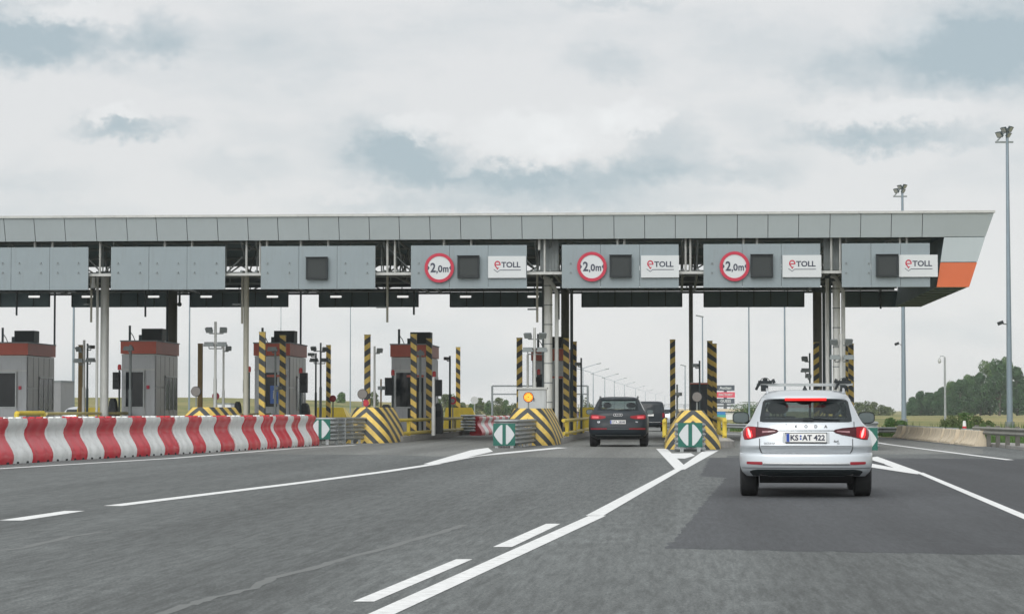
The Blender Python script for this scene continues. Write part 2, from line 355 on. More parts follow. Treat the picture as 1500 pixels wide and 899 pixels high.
def asphalt(name, base, seed=0, coarse=1.0, stain=(.8, 1.15), contrast=1.0):
    m = bpy.data.materials.new(name); m.use_nodes = True; t = m.node_tree; b = t.nodes['Principled BSDF']; b.inputs['Specular IOR Level'].default_value = .35
    g = t.nodes.new('ShaderNodeTexCoord')
    def nz(scale, det, rough, st=(1, 1, 1), off=0):
        mp = t.nodes.new('ShaderNodeMapping'); mp.inputs['Scale'].default_value = st; mp.inputs['Location'].default_value = (seed+off, off, 0); t.links.new(g.outputs['Object'], mp.inputs[0])
        n = t.nodes.new('ShaderNodeTexNoise'); n.inputs['Scale'].default_value = scale; n.inputs['Detail'].default_value = det; n.inputs['Roughness'].default_value = rough
        t.links.new(mp.outputs[0], n.inputs['Vector']); return n.outputs['Fac']
    def rng(v, a, c, lo, hi):
        q = t.nodes.new('ShaderNodeMapRange'); t.links.new(v, q.inputs[0]); q.inputs[1].default_value = a; q.inputs[2].default_value = c; q.inputs[3].default_value = lo; q.inputs[4].default_value = hi; return q.outputs[0]
    def mul(a, c):
        n = t.nodes.new('ShaderNodeMath'); n.operation = 'MULTIPLY'; t.links.new(a, n.inputs[0]); t.links.new(c, n.inputs[1]); return n.outputs[0]
    k = contrast
    grain = rng(nz(48*coarse, 4, .85), .36, .64, 1-.50*k, 1+.62*k)           # aggregate
    grain2 = rng(nz(13*coarse, 5, .8, off=3), .36, .64, 1-.26*k, 1+.24*k)
    track = rng(nz(.75, 5, .6, (1, .03, 1), 7), .38, .62, .80, 1.13)   # streaks along the lanes
    patch = rng(nz(.10, 6, .6, (1, .5, 1), 13), .3, .7, *stain)
    mottle = rng(nz(15*coarse, 5, .75, (1, .075, 1), 21), .38, .62, 1-.24*k, 1+.26*k)   # surface relief put into the colour as grain, stretched along the lanes
    v = mul(mul(mul(grain, grain2), mul(track, patch)), mottle)
    vo = t.nodes.new('ShaderNodeTexVoronoi'); vo.feature = 'DISTANCE_TO_EDGE'; vo.inputs['Scale'].default_value = .22; 
    wp = t.nodes.new('ShaderNodeTexNoise'); wp.inputs['Scale'].default_value = 1.1; wp.inputs['Detail'].default_value = 5
    t.links.new(g.outputs['Object'], wp.inputs['Vector'])
    av = t.nodes.new('ShaderNodeVectorMath'); av.operation = 'MULTIPLY_ADD'; t.links.new(wp.outputs['Color'], av.inputs[0]); av.inputs[1].default_value = (1.2, 1.2, 0); t.links.new(g.outputs['Object'], av.inputs[2])
    t.links.new(av.outputs[0], vo.inputs['Vector'])
    crack = rng(vo.outputs['Distance'], .0, .012, 1.14, 1.0)
    v = mul(v, crack)
    vm = t.nodes.new('ShaderNodeVectorMath'); vm.operation = 'SCALE'; vm.inputs[0].default_value = base; t.links.new(v, vm.inputs['Scale'])
    t.links.new(vm.outputs[0], b.inputs['Base Color'])
    rr = rng(grain2, .7, 1.3, .70, .92); t.links.new(rr, b.inputs['Roughness'])
    bp = t.nodes.new('ShaderNodeBump'); bp.inputs['Strength'].default_value = .35; bp.inputs['Distance'].default_value = .006; t.links.new(grain, bp.inputs['Height']); t.links.new(bp.outputs[0], b.inputs['Normal'])
    return m
asph = asphalt('asphalt', (.094, .102, .100))
asph_new = asphalt('asphalt_new', (.056, .060, .064), 5, 1.3, (.80, 1.2), .6)
asph_old = asphalt('asphalt_plaza', (.140, .145, .137), 9, 1, (.82, 1.12), .7)
def sheet(name, pts, z, mat, zfn=None):
    b = MB(); b.add([(p[0], p[1], z) for p in pts], [tuple(range(len(pts)))]); return b
# plaza asphalt sheet: runs in front of and under the canopy, narrowing to the carriageway behind it
road = MB(); road.add([(-60, -60, 0), (10.9, -60, 0), (10.9, 76, 0), (9.4, 103, 0), (2.6, 132, 0), (1.4, 160, 0), (0, 230, 0), (-6, 640, 0), (-26, 640, 0), (-30, 230, 0), (-36, 170, 0), (-60, 130, 0)], [tuple(range(12))])
struct(road.build('road', asph, smooth=0))
z1, z2, z3 = .0006, .0012, .0022
b = sheet('', [G(560, 666), G(640, 668), G(760, 669), G(1063, 671), G(1066, 667), G(1440, 664), G(1440, 657), G(1330, 645), G(1283, 641), G(1045, 631.5), G(1000, 627), G(640, 627), G(560, 634), G(420, 640), G(300, 650), G(300, 664)], z1, None)
struct(b.build('road_plaza_surface', asph_old, smooth=0))
def rough_edge(pix, step=.18, amp=.035):
    rnd = random.Random(3); out = []
    pts = [G(*p) for p in pix]
    for a, c in zip(pts, pts[1:]+pts[:1]):
        n = max(1, int((c-a).length/step)); 
        for k in range(n): out.append(a+(c-a)*k/n+(Vector((rnd.uniform(-amp, amp), rnd.uniform(-amp*2, amp*2), 0)) if k else Vector()))
    return out
b = sheet('', rough_edge([(975, 803), (1063, 699.5), (1026, 697), (1040, 670), (1200, 670), (1500, 672), (1640, 676), (1640, 815)]), z2, None)
struct(b.build('road_patch', asph_new, smooth=0))

MZ = [z3]
def nextz(): MZ[0] += .0002; return MZ[0]
def marking(pts, name='road_marking'):
    z3 = nextz(); b = MB(); b.add([(p[0], p[1], z3) for p in pts], [tuple(range(len(pts)))]); return struct(b.build(name, paint, smooth=0))
def line(pix, wid):
    """a painted line of real width through ground points"""
    z3 = nextz(); pts = [G(*p) for p in pix]; L, Rr = [], []
    for i, p in enumerate(pts):
        d = (pts[min(i+1, len(pts)-1)]-pts[max(i-1, 0)]).normalized(); n = Vector((d.y, -d.x, 0))
        L.append(p-n*wid/2); Rr.append(p+n*wid/2)
    b = MB(); n = len(pts)
    b.add([(q.x, q.y, z3) for q in L+Rr], [(i, n+i, n+i+1, i+1) for i in range(n-1)])
    return struct(b.build('road_marking', paint, smooth=0))
line([(-60, 688.5), (0, 686), (250, 671), (430, 656.5), (520, 651.5)], .22)             # edge line by the barrier
marking([G(-2, 762), G(33, 762), G(124, 748), G(95, 748)])
line([(165, 740.7), (300, 724), (430, 708), (560, 691), (640, 679)], .24)
marking([G(620, 679.5), G(640, 679.5), G(722, 661), G(715, 655.5), G(690, 659)])
marking([G(641, 679.5), G(700, 668), G(832, 655.5), G(815, 655), G(730, 663), G(660, 673)])
marking([G(517, 881), G(548, 881), G(692, 819), G(668, 819)])
marking([G(722, 801), G(750, 801), G(821, 767), G(800, 767)])
marking([G(540, 899), G(470, 930), G(535, 930), G(579, 899), G(888, 755), G(862, 755.5)])
marking([G(858, 755), G(884, 755), G(1000, 687), G(1003, 681), G(990, 686)])
marking([G(961, 657), G(977, 657), G(1003, 682), G(1000, 688), G(988, 686)])
marking([G(1031, 659.5), G(1053, 659.5), G(1003, 687.5), G(993, 686.5)])
marking([G(978, 664), G(1012, 663.5), G(1018, 667), G(1003, 671.5), G(987, 671)])
marking([G(1268, 671), G(1285, 668.5), G(1350, 692), G(1355, 694.5), G(1345, 694)])
marking([G(1268, 677), G(1268, 683), G(1330, 692.5), G(1345, 694.5), G(1346, 692)])
marking([G(1290, 672.5), G(1318, 682), G(1345, 693), G(1320, 689), G(1296, 680)])
marking([G(1343, 692.5), G(1500, 760.5), G(1600, 806), G(1600, 797), G(1500, 753), G(1352, 692)])
line([(1270, 645.5), (1300, 650.5), (1350, 657), (1420, 666), (1480, 673.6)], .2)
line([(1040, 634), (1078, 636), (1100, 637)], .25)

seal = M('crack_seal', (.128, .136, .132), .85, 0, .12, 4)
def strip(pix, wid, name='road_crack_seal'):
    z = .0016; pts = [G(*p) for p in pix]; L, Rr = [], []; rnd = random.Random(len(pix)); fine = []
    for a, c in zip(pts, pts[1:]):
        for k in range(5): fine.append(a+(c-a)*k/5+Vector((rnd.uniform(-.02, .02), rnd.uniform(-.05, .05), 0)))
    pts = fine+[pts[-1]]
    for i, p in enumerate(pts):
        d = (pts[min(i+1, len(pts)-1)]-pts[max(i-1, 0)]).normalized(); n = Vector((d.y, -d.x, 0)); w_ = wid*rnd.uniform(.7, 1.2)
        L.append(p-n*w_/2); Rr.append(p+n*w_/2)
    b = MB(); n = len(pts); b.add([(q.x, q.y, z) for q in L+Rr], [(i, n+i, n+i+1, i+1) for i in range(n-1)]); struct(b.build(name, seal, smooth=0, recalc=False))
strip([(225, 902), (273, 886), (300, 878), (370, 861), (400, 846), (460, 831), (500, 819), (570, 801), (640, 781), (680, 768)], .09)
strip([(-20, 809), (40, 801), (100, 786), (150, 778)], .09)

# ------------------------------------------------------------------ canopy
YF, YB = 88.6, 105.8
cz_top = 8.48; cz_fb = 7.62; cz_bot = 5.72
canopy = thing('toll_canopy', 'long grey flat canopy with an orange tipped end spanning the toll lanes', 'canopy', (0, 97, 0))
XL = -34.0
mb = MB()
xa, xb = PX(1390, YF), PX(1380, YF)      # where the end panels start
# fascia: leans out at the top
panels = [1352.5]+[1307, 1262, 1217, 1171, 1126, 1081, 1036, 990, 945, 900, 855, 809.5, 765, 719.5, 675, 630, 585, 541, 496.5, 452, 407, 363, 318.5, 273.5, 229, 185.5, 140, 94.5, 50, 6]
topz = P(700, 316, YF-.3).z; botz = P(700, 350.5, YF).z
edges = [PX(p, YF) for p in panels]; edges.sort()
while edges[0] > XL: edges.insert(0, edges[0]-1.15)
rx0t, rx0b = P(1390, 312, YF-.3).x, P(1384, 347, YF).x
zt = lambda x: topz
g = .012
for i in range(len(edges)):
    x0 = edges[i]; x1t = edges[i+1] if i+1 < len(edges) else rx0t; x1b = edges[i+1] if i+1 < len(edges) else rx0b
    mb.prism([(x0+g, 0), (x1b-g, 0), (x1t-g, 1), (x0+g, 1)], lambda a, b, t: (a, YF-.3*b+t, botz+(topz-botz)*b), 0, .06)
mb.build('fascia_panel', alu, canopy, smooth=0)
mb = MB(); mb.prism([(XL, 0), (rx0b+.3, 0), (rx0t+.3, 1), (XL, 1)], lambda a, b, t: (a, YF+.055-.3*b+t, botz+.02+(topz-botz-.04)*b), 0, .25)
mb.build('fascia_backing', seamm, canopy, smooth=0)
# roof coping and deck
XR = P(1456, 308, YF-.3).x
mb = MB(); mb.box(XL, XR+.04, YF-.36, YF-.2, topz, topz+.09); mb.box(XL, XR+.04, YF-.2, YB+.3, topz+.02, topz+.07)
mb.build('roof_coping', steel_lt, canopy, smooth=0)
mb = MB(); mb.box(XL, XR-1.2, YF+.35, YB, 7.72, 7.80)
for k in range(44): mb.box(XL, XR-1.3, YF+.6+k*.39, YF+.7+k*.39, 7.68, 7.718)
mb.build('roof_deck', soff, canopy, smooth=0)
mb = MB(); mb.box(XL, XR-1.2, YB, YB+.12, 7.66, topz); mb.build('rear_fascia', alu, canopy, smooth=0)
# the slanted end wall with its three front panels
z384, z347 = P(1400, 384, YF).z, botz
zz = [topz, z347+.0, z384, cz_bot]
def ex(z, side):     # x of the inner / outer edge at height z
    t = (topz-z)/(topz-cz_bot)
    return (PX(1390, YF)*(1-t)+PX(1373, YF)*t) if side == 0 else (XR*(1-t)+PX(1421, YF)*t)
def fy(z): return YF-.3*max(0, (z-botz)/(topz-botz))
for i, (nm, mt_) in enumerate((('end_panel', alu), ('end_panel', alu), ('orange_panel', orange))):
    za, zb = zz[i]-g, zz[i+1]+g
    m_ = MB(); vs = []
    for y_ in (0, .07):
        for z, s in ((zb, 0), (zb, 1), (za, 1), (za, 0)): vs.append((ex(z, s)+(g if s == 0 else 0), fy(z)+y_-.004, z))
    m_.add(vs, [(0, 1, 2, 3), (7, 6, 5, 4), (0, 4, 5, 1), (1, 5, 6, 2), (2, 6, 7, 3), (3, 7, 4, 0)]); m_.build(nm, mt_, canopy, smooth=0)
m_ = MB()
vs = []
ZR = .24
for y_ in (YF+.08, YB):
    for z, s in ((cz_bot+.02, 0), (cz_bot+.02, 1), (topz-.02, 1), (topz-.02, 0)): vs.append((ex(z, s)+(-.02 if s else .04), y_, z))
m_.add(vs, [(0, 1, 2, 3), (7, 6, 5, 4), (0, 4, 5, 1), (1, 5, 6, 2), (2, 6, 7, 3), (3, 7, 4, 0)])
m_.build('end_wall', soff, canopy, smooth=0)
m_ = MB(); 
for k in range(9):
    yy = YF+1.2+k*1.9; m_.box(ex(cz_bot, 0)+.05, ex(cz_bot, 1)-.06, yy, yy+.06, cz_bot-.01, cz_bot+.018)
m_.each('underside_rib', steel_dk, canopy, smooth=0)
# lattice trusses below the deck
def truss(b, y, z0, z1, x0, x1, step, r=.04, posts=True):
    b.tube((x0, y, z0), (x1, y, z0), r*1.25, n=6); b.tube((x0, y, z1), (x1, y, z1), r*1.25, n=6)
    x = x0; k = 0
    while x+step <= x1+.01:
        a, c = (z0, z1) if k % 2 == 0 else (z1, z0)
        b.tube((x, y, a), (x+step, y, c), r*.8, n=5)
        if posts: b.tube((x, y, z0), (x, y, z1), r*.7, n=5)
        x += step; k += 1
for y, za, zb, st in ((YF+1.2, 6.42, 7.6, 1.2), (93.6, 6.5, 7.6, 1.6), (98.5, 6.5, 7.55, 1.7), (YB-.9, 6.48, 7.28, 1.5)):
    b = MB(); truss(b, y, za, zb, XL, 9.6, st); b.build('truss', steel, canopy, smooth=0)
islX = [-27.2, -21.7, -16.2, -10.75, -5.0, .55, 6.1]
for x in islX:
    b = MB()
    for dx in (-.28, .28):
        b.tube((x+dx, YF+.5, 6.45), (x+dx, YB-.4, 6.45), .055, n=6); b.tube((x+dx, YF+.5, 7.55), (x+dx, YB-.4, 7.3), .05, n=6)
        y = YF+.5; k = 0
        while y < YB-2:
            b.tube((x+dx, y, 6.45 if k % 2 else 7.5), (x+dx, y+1.6, 7.5 if k % 2 else 6.45), .035, n=5); y += 1.6; k += 1
    b.build('cross_truss', steel, canopy, smooth=0)
# rear service beams under the deck, seen between the boards
b = MB()
for z, r_, y in ((6.72, .05, 103.2), (6.95, .07, 104.4), (6.5, .06, 101), (6.42, .05, YB+.05), (6.60, .035, YB+.05)): b.tube((XL, y, z), (9.8, y, z), r_, n=6)
b.box(XL, 9.9, 99.6, 99.9, 6.6, 6.95); b.box(XL, 9.9, 103.8, 104, 6.9, 7.12)
b.each('service_beam', steel_dk, canopy, smooth=0)
# gantry beam in front that carries the boards
zb_ = P(580, 401, YF+.25).z
b = MB(); b.box(XL, PX(1366, YF), YF+.2, YF+.32, zb_-.05, zb_+.05); b.build('gantry_beam', steel_lt, canopy, smooth=0)
b = MB()
for px in (145, 360, 380, 567, 578, 798, 1005, 1012, 1219, 1232):
    x = PX(px, YF+.4); b.tube((x, YF+.4, zb_), (x, YF+.4, 7.75), .045, n=6)
for px in (49, 75, 240, 280, 390, 440, 480, 650, 690, 790, 905, 915, 1090, 1110, 1320, 1330):
    x = PX(px, YF+.35); b.tube((x, YF+.35, 7.2), (x, YF+.35, 7.75), .05, n=6)
b.each('hanger', steel_lt, canopy, smooth=0)
b = MB()
for px in (805, 1203+18):
    x = PX(px, YF+.9); b.box(x-.35, x+.35, YF+.8, YF+1.0, zb_+.1, 7.7)
    for k in range(6): b.box(x-.33+k*.12, x-.29+k*.12, YF+.76, YF+.8, zb_+.12, 7.68)
b.each('fin_panel', steel, canopy, group=7, smooth=0)

# ------------------------------------------------------------------ sign boards hung from the front
boards = [(-42, 128, 'leftmost, cut by the picture edge'), (161, 329, 'second from the left'), (381, 549.5, 'bearing only one dark square display'), (601.5, 772, 'behind the leftmost width limit sign'),
          (823, 995, 'behind the middle width limit sign'), (1031, 1203, 'behind the rightmost width limit sign'), (1234, 1364, 'nearest the orange canopy end, shorter')]
ZBT, ZBB = P(686, 359.3, YF).z, P(686, 422.5, YF).z
board_words = ['empty grey sign board at the left edge, rows of bolts', 'empty grey sign board between the round white column and the beige column',
               'grey sign board bearing only one dark square display', 'grey sign board carrying the leftmost width limit sign',
               'grey sign board carrying the middle width limit sign', 'grey sign board carrying the rightmost width limit sign', 'short grey sign board without a round sign, nearest the orange end']
bolts = {0: [4, 28.5, 60, 84.5, 115], 1: [173, 205, 230, 261, 285, 317], 2: [392, 424, 506, 538], 3: [613.5], 4: [836], 5: [1043], 6: [1239.5, 1272.5]}
for i, (a, c, _) in enumerate(boards):
    x0, x1 = PX(a, YF), PX(c, YF)
    t = thing('sign_board', board_words[i], 'sign board', ((x0+x1)/2, YF, ZBB), 0, 'grey boards along the canopy front')
    n = 3; b = MB(); wd = (x1-x0)/n
    for k in range(n): b.box(x0+k*wd+.006, x0+(k+1)*wd-.006, YF-.02, YF+.06, ZBB, ZBT)
    b.build('panel', alu2, t, smooth=0)
    b = MB()
    for k in (.12, .5, .88): b.box(x0+(x1-x0)*k-.04, x0+(x1-x0)*k+.04, YF+.062, YF+.19, ZBB+.05, ZBT-.05)
    b.each('support_frame', steel, t, smooth=0)
    b = MB()
    for p in bolts[i]:
        for y_ in (385, 399):
            q = P(p, y_, YF-.02); b.tube((q.x, YF-.02, q.z), (q.x, YF-.07, q.z), .026, .018, n=6); b.box(q.x-.05, q.x+.05, YF-.03, YF-.021, q.z-.065, q.z-.04)
    b.each('bolt', steel, t, group=2, smooth=0)
# round width limit signs
widths = [(643.5, 392.3), (867, 390.5), (1076, 390)]
ww = ['leftmost round red and white 2,0m width limit sign', 'middle round red and white 2,0m width limit sign', 'rightmost round red and white 2,0m width limit sign']
def disc(b, fn, r0, r1, t0, t1, n=40, mi=0):
    if r0 <= 0:
        b.prism([(r1*math.cos(2*math.pi*k/n), r1*math.sin(2*math.pi*k/n)) for k in range(n)], fn, t0, t1, mi); return
    for k in range(n):
        a, c = 2*math.pi*k/n, 2*math.pi*(k+1)/n
        b.prism([(r0*math.cos(a), r0*math.sin(a)), (r1*math.cos(a), r1*math.sin(a)), (r1*math.cos(c), r1*math.sin(c)), (r0*math.cos(c), r0*math.sin(c))], fn, t0, t1, mi)
for (px, py), wd in zip(widths, ww):
    c = P(px, py, YF-.12); fn = XZ(c.x, YF-.12, c.z)
    t = thing('width_limit_sign', wd, 'road sign', (c.x, YF-.12, c.z-.55), 0, 'round width limit signs')
    b = MB(); disc(b, fn, 0, .55, -.04, 0); b.build('face', signw, t)
    b = MB()
    n = 48
    ring = []
    for k in range(n):
        a = 2*math.pi*k/n; ca, sa = math.cos(a), math.sin(a)
        ring.append([fn(.44*ca, .44*sa, .001), fn(.44*ca, .44*sa, .02), fn(.555*ca, .555*sa, .02), fn(.555*ca, .555*sa, -.05)])
    ring.append(ring[0]); b.rings(ring, cap=False, closed=False); b.build('red_ring', signr, t)
    b = MB(); b.text('2', lambda u, v, t_: fn(u-.235, v+.01, t_), .5, .03, thick=.006, fit=(.20, .36))
    b.text(',', lambda u, v, t_: fn(u-.085, v-.17, t_), .34, .03, thick=.006, fit=(.055, .12)); b.text('0', lambda u, v, t_: fn(u+.035, v-.035, t_), .36, .03, thick=.006, fit=(.17, .27))
    b.text('m', lambda u, v, t_: fn(u+.245, v-.07, t_), .31, .03, thick=.006, fit=(.21, .19)); b.build('lettering', signk, t, smooth=0)
    b = MB()
    for s in (-1, 1): b.prism([(s*.435, .10), (s*.365, 0), (s*.435, -.10)], fn, .002, .006)
    b.each('side_arrow', signk, t, smooth=0)
    b = MB(); b.box(c.x-.03, c.x+.03, YF-.08, YF-.021, c.z-.4, c.z+.4); b.build('bracket', steel, t, smooth=0)
# dark square displays
disp = [(464, 393, 32, 'on the board without any other sign'), (686, 391, 32, 'right of the leftmost width limit sign'), (909, 390, 32, 'right of the middle width limit sign'),
        (1116, 389.5, 32.5, 'right of the rightmost width limit sign'), (1299.5, 389, 31.5, 'on the short board near the orange end')]
for px, py, wd, wh in disp:
    s = wd/39/2; c = P(px, py, YF-.2)
    t = thing('lane_display', 'dark square lane display '+wh, 'display', (c.x, YF-.2, c.z-s), 0, 'dark lane displays on the boards')
    b = MB(); b.box(c.x-s, c.x+s, YF-.2, YF-.022, c.z-s, c.z+s); b.build('housing', steel_dk, t, smooth=0)
    b = MB(); e = .07
    for x0, x1, za, zc in ((-s, s, s-e, s), (-s, s, -s, -s+e), (-s, -s+e, -s+e, s-e), (s-e, s, -s+e, s-e)): b.box(c.x+x0, c.x+x1, YF-.24, YF-.202, c.z+za, c.z+zc)
    b.box(c.x-s-.02, c.x+s+.02, YF-.30, YF-.202, c.z+s+.002, c.z+s+.02)
    b.build('bezel', black, t, smooth=0)
    b = MB(); b.box(c.x-s+e, c.x+s-e, YF-.215, YF-.203, c.z-s+e, c.z+s-e); b.build('screen', screenm, t, smooth=0)
# white eTOLL panels
toll = [(715, 770.5, 375, 407, 'on the board of the leftmost width limit sign'), (939, 994.5, 374, 406.5, 'on the board of the middle width limit sign'),
        (1146.5, 1203, 373.5, 406, 'on the board of the rightmost width limit sign'), (1317, 1373.5, 373, 405.5, 'beside the orange canopy end')]
for a, c_, y0, y1, wh in toll:
    p0, p1 = P(a, y1, YF-.14), P(c_, y0, YF-.14); W_, H_ = p1.x-p0.x, p1.z-p0.z; cx, cz = (p0.x+p1.x)/2, (p0.z+p1.z)/2
    t = thing('toll_sign', 'white eTOLL sign with red e '+wh, 'sign', (cx, YF-.14, p0.z), 0, 'white eTOLL signs')
    fn = XZ(cx, YF-.14, cz)
    b = MB(); b.box(p0.x, p1.x, YF-.14, YF-.024, p0.z, p1.z); b.build('panel', signw, t, smooth=0)
    b = MB(); b.text('TOLL', lambda u, v, q: fn(u+.145, v+.085, q), .30, .03, thick=.004, fit=(.72, .215))
    zl = -.115
    pts = [(-.50, zl+.025), (-.46, zl), (-.365, zl-.075), (-.27, zl), (.52, zl)]
    for (u0, v0), (u1, v1) in zip(pts, pts[1:]): b.prism([(u0, v0-.014), (u1, v1-.014), (u1, v1+.012), (u0, v0+.012)], fn, .001, .004)
    b.build('lettering', signk, t, smooth=0)
    b = MB(); cu_, cv_ = -.36, .10; N_ = 20
    for k in range(N_):
        a0, a1 = R(-8+258*k/N_), R(-8+258*(k+1)/N_); sh = lambda a, r_: (cu_+math.cos(a)*r_*1.0, cv_+math.sin(a)*r_*1.12)
        b.prism([sh(a0, .072), sh(a0, .118), sh(a1, .118), sh(a1, .072)], fn, .001, .005)
    b.prism([(cu_-.09, cv_-.035), (cu_+.117, cv_-.035), (cu_+.117, cv_+.005), (cu_-.09, cv_+.005)], fn, .001, .0055)
    b.prism([(cu_-.105, cv_-.05), (cu_-.06, cv_-.05), (cu_-.01, cv_-.125), (cu_+.06, cv_-.115), (cu_+.0, cv_-.205)], fn, .001, .0058)
    b.build('red_e', signr, t, smooth=0)

# rear boards hung below the back edge of the roof
rear = [(-72, 73), (104.5, 250), (278, 422.5), (467, 613.5), (659, 808), (852, 1000), (1031, 1179), (1233, 1317)]
rw = ['cut by the left picture edge', 'behind the round white column', 'just right of the dark rear column', 'below the gap right of the lone display board', 'left of the segmented white column',
      'above the black cars', 'above the white estate car', 'short, beside the sloping canopy end']
for i, (a, c) in enumerate(rear):
    x0, x1 = PX(a, YB), PX(c, YB); za, zc = P((a+c)/2, 450, YB).z, P((a+c)/2, 428, YB).z
    t = thing('rear_board', 'dark ribbed rear board '+rw[i], 'board', ((x0+x1)/2, YB, za), 0, 'dark boards under the back of the canopy')
    b = MB(); n = max(2, round((x1-x0)/.72)); wd = (x1-x0)/n
    for k in range(n): b.box(x0+k*wd+.008, x0+(k+1)*wd-.008, YB-.1, YB-.04, za, zc)
    b.build('panel', soff, t, smooth=0)
    b = MB()
    for k in range(n+1): xk = min(max(x0+k*wd, x0+.02), x1-.02); b.box(xk-.02, xk+.02, YB-.16, YB-.102, za+.02, 6.9)
    b.each('rib', steel_dk, t, smooth=0)
# fluorescent fittings below the trusses
lit = [50, 128, 225, 302, 399, 492, 590, 682, 781]
for i, px in enumerate(lit):
    c = P(px, 434, 103.0)
    t = thing('strip_light', ORD[i]+' white strip light from the left under the canopy', 'lamp', (c.x, 103, c.z), 0, 'strip lights under the canopy')
    b = MB(); b.box(c.x-.24, c.x+.24, 102.95, 103.05, c.z-.055, c.z+.03); b.build('tube', tubem, t, smooth=0)
    b = MB(); b.box(c.x-.28, c.x+.28, 102.92, 103.08, c.z+.032, c.z+.09); b.tube((c.x-.2, 103, c.z+.09), (c.x-.2, 103, 6.45), .012, n=5); b.tube((c.x+.2, 103, c.z+.09), (c.x+.2, 103, 6.45), .012, n=5); b.build('fitting', steel_dk, t, smooth=0)

# ------------------------------------------------------------------ columns and pipes
def col(px, wpx, ytop, Y, mat, label, name='column', cat='column', n=20, base=True, joints=0, zb=.2, zt_=None):
    r = wpx/F*Y/2; x = PX(px, Y); z = zt_ if zt_ else P(px, ytop, Y).z
    t = thing(name, label, cat, (x, Y, zb))
    b = MB(); b.tube((x, Y, zb), (x, Y, z), r, n=n); b.build('shaft', mat, t)
    if base:
        b = MB(); b.box(x-r*1.7, x+r*1.7, Y-r*1.7, Y+r*1.7, zb-.02, zb+.05); b.build('base_plate', steel, t, smooth=0)
    if joints:
        b = MB()
        for k in range(joints): zk = z-.3-k*.75; b.tube((x, Y, zk), (x, Y, zk+.04), r*1.04, n=n)
        b.build('joint_rings', steel, t)
    b = MB(); b.tube((x, Y, z), (x, Y, z+.12), r*1.25, n=n); b.build('cap', steel_dk, t)
    return t
YC = 91.5
col(152.5, 12.5, 402, YC, steel_lt, 'light grey round column at the left between two empty boards')
col(141.5, 4, 402, YC-.3, steel_lt, 'thin pale pipe against the left round column', 'drain_pipe', 'pipe', 10, False)
col(360, 8, 402, YC, beige, 'slim beige column beside the lone display board')
col(803, 12.5, 408, YC, white_col, 'white segmented column between two eTOLL lanes', joints=7)
col(1226, 11, 412, YC, white_col, 'white segmented column rising behind the white estate car', joints=7)
col(1213, 6, 408, YC+.4, white_col, 'thin white pipe left of the right segmented column', 'drain_pipe', 'pipe', 10, False)
col(796, 4, 400, YC+.5, steel_dk, 'dark cable duct hugging the middle segmented column', 'cable_duct', 'duct', 8, False)
col(1217, 3.5, 400, YC-.1, steel_dk, 'dark cable duct hugging the right segmented column', 'cable_duct', 'duct', 8, False)
for pxa, pxb, lab in ((800, 815.5, 'grey drain pipe bending down beside the middle white column'), (1222, 1236, 'grey drain pipe bending down beside the right white column')):
    x0, x1 = PX(pxa, 91), PX(pxb, 91); b = MB()
    za = 6.3
    b.path([(x0-.1, 91, za), (x0+.08, 91, za-.06), (x1-.1, 91, za-.38), (x1, 91, za-.6), (x1, 91, 1.2), (x1, 91, .2)], 2.9/F*91)
    tag(b.build('drain_pipe', steel_lt), lab, 'pipe')
YR = 103.8
col(252, 14, 424, YR, olive, 'dark rear column behind the second booth from the left')
col(244, 3.5, 424, YR-.3, steel_dk, 'dark thin pipe left of the rear column by the second booth', 'drain_pipe', 'pipe', 8, False)
col(828, 12, 424, YR, olive, 'dark olive rear column right of the white segmented column')
col(837.5, 4.5, 424, YR-2, steel_dk, 'dark pipe just right of the olive rear column', 'drain_pipe', 'pipe', 8, False)
col(1012.5, 6, 350, YR-2, olive, 'slim dark post standing over the dark kiosk')
col(1198, 13, 428, YR, olive, 'dark olive rear column behind the right striped posts')
col(1207.5, 4.5, 424, YR-2, steel_dk, 'dark pipe between olive and white columns behind the estate car', 'drain_pipe', 'pipe', 8, False)
col(79, 3, 424, YR, steel_dk, 'thin dark pole above the leftmost booth', 'thin_pole', 'pole', 8, False, zb=3.9)
col(440, 3, 424, YR, steel_dk, 'thin dark pole behind the third booth from the left', 'thin_pole', 'pole', 8, False)
# rods that hang from the roof
hang = [(132.5, 398, 472, 122, 446, YC, beige, 'brownish hanging rod left of the left round column'), (354, 405, 474, 340, 446, YC, beige, 'brownish hanging rod left of the slim beige column'),
        (567, 402, 472, 551, 450, YC, beige, 'brown hanging rod between lone display board and width sign'), (787, 402, 472, 773, 453, YC, beige, 'brown hanging rod left of the middle white column'),
        (816.5+2, 425, 468, None, 0, YR-1, steel_dk, 'dark hanging rod right of the middle white column'),
        (23, 424, 462, None, 0, YR, steel_dk, 'short dark hanging rod near the left picture edge'), (212, 424, 464, None, 0, YR, steel_dk, 'short dark hanging rod above the second booth'),
        (606, 424, 461, None, 0, YR, steel_dk, 'short dark hanging rod above the fourth booth'), (1287+4, 445, 452, None, 0, YR, steel_dk, 'tiny dark stub under the short rear board')]
for px, y0, y1, ax_, ay_, Y, mt_, lab in hang:
    x = PX(px, Y); t = thing('hanging_rod', lab, 'rod', (x, Y, P(px, y1, Y).z), 0, 'rods hanging from the canopy')
    b = MB(); b.tube((x, Y, P(px, y1, Y).z), (x, Y, max(6.4, P(px, y0, Y).z)), .045, n=8); b.build('rod', mt_, t)
    if ax_: b = MB(); z = P(px, ay_, Y).z; b.box(PX(ax_, Y), x, Y-.1, Y-.05, z-.03, z+.03); b.build('arm', steel, t, smooth=0)
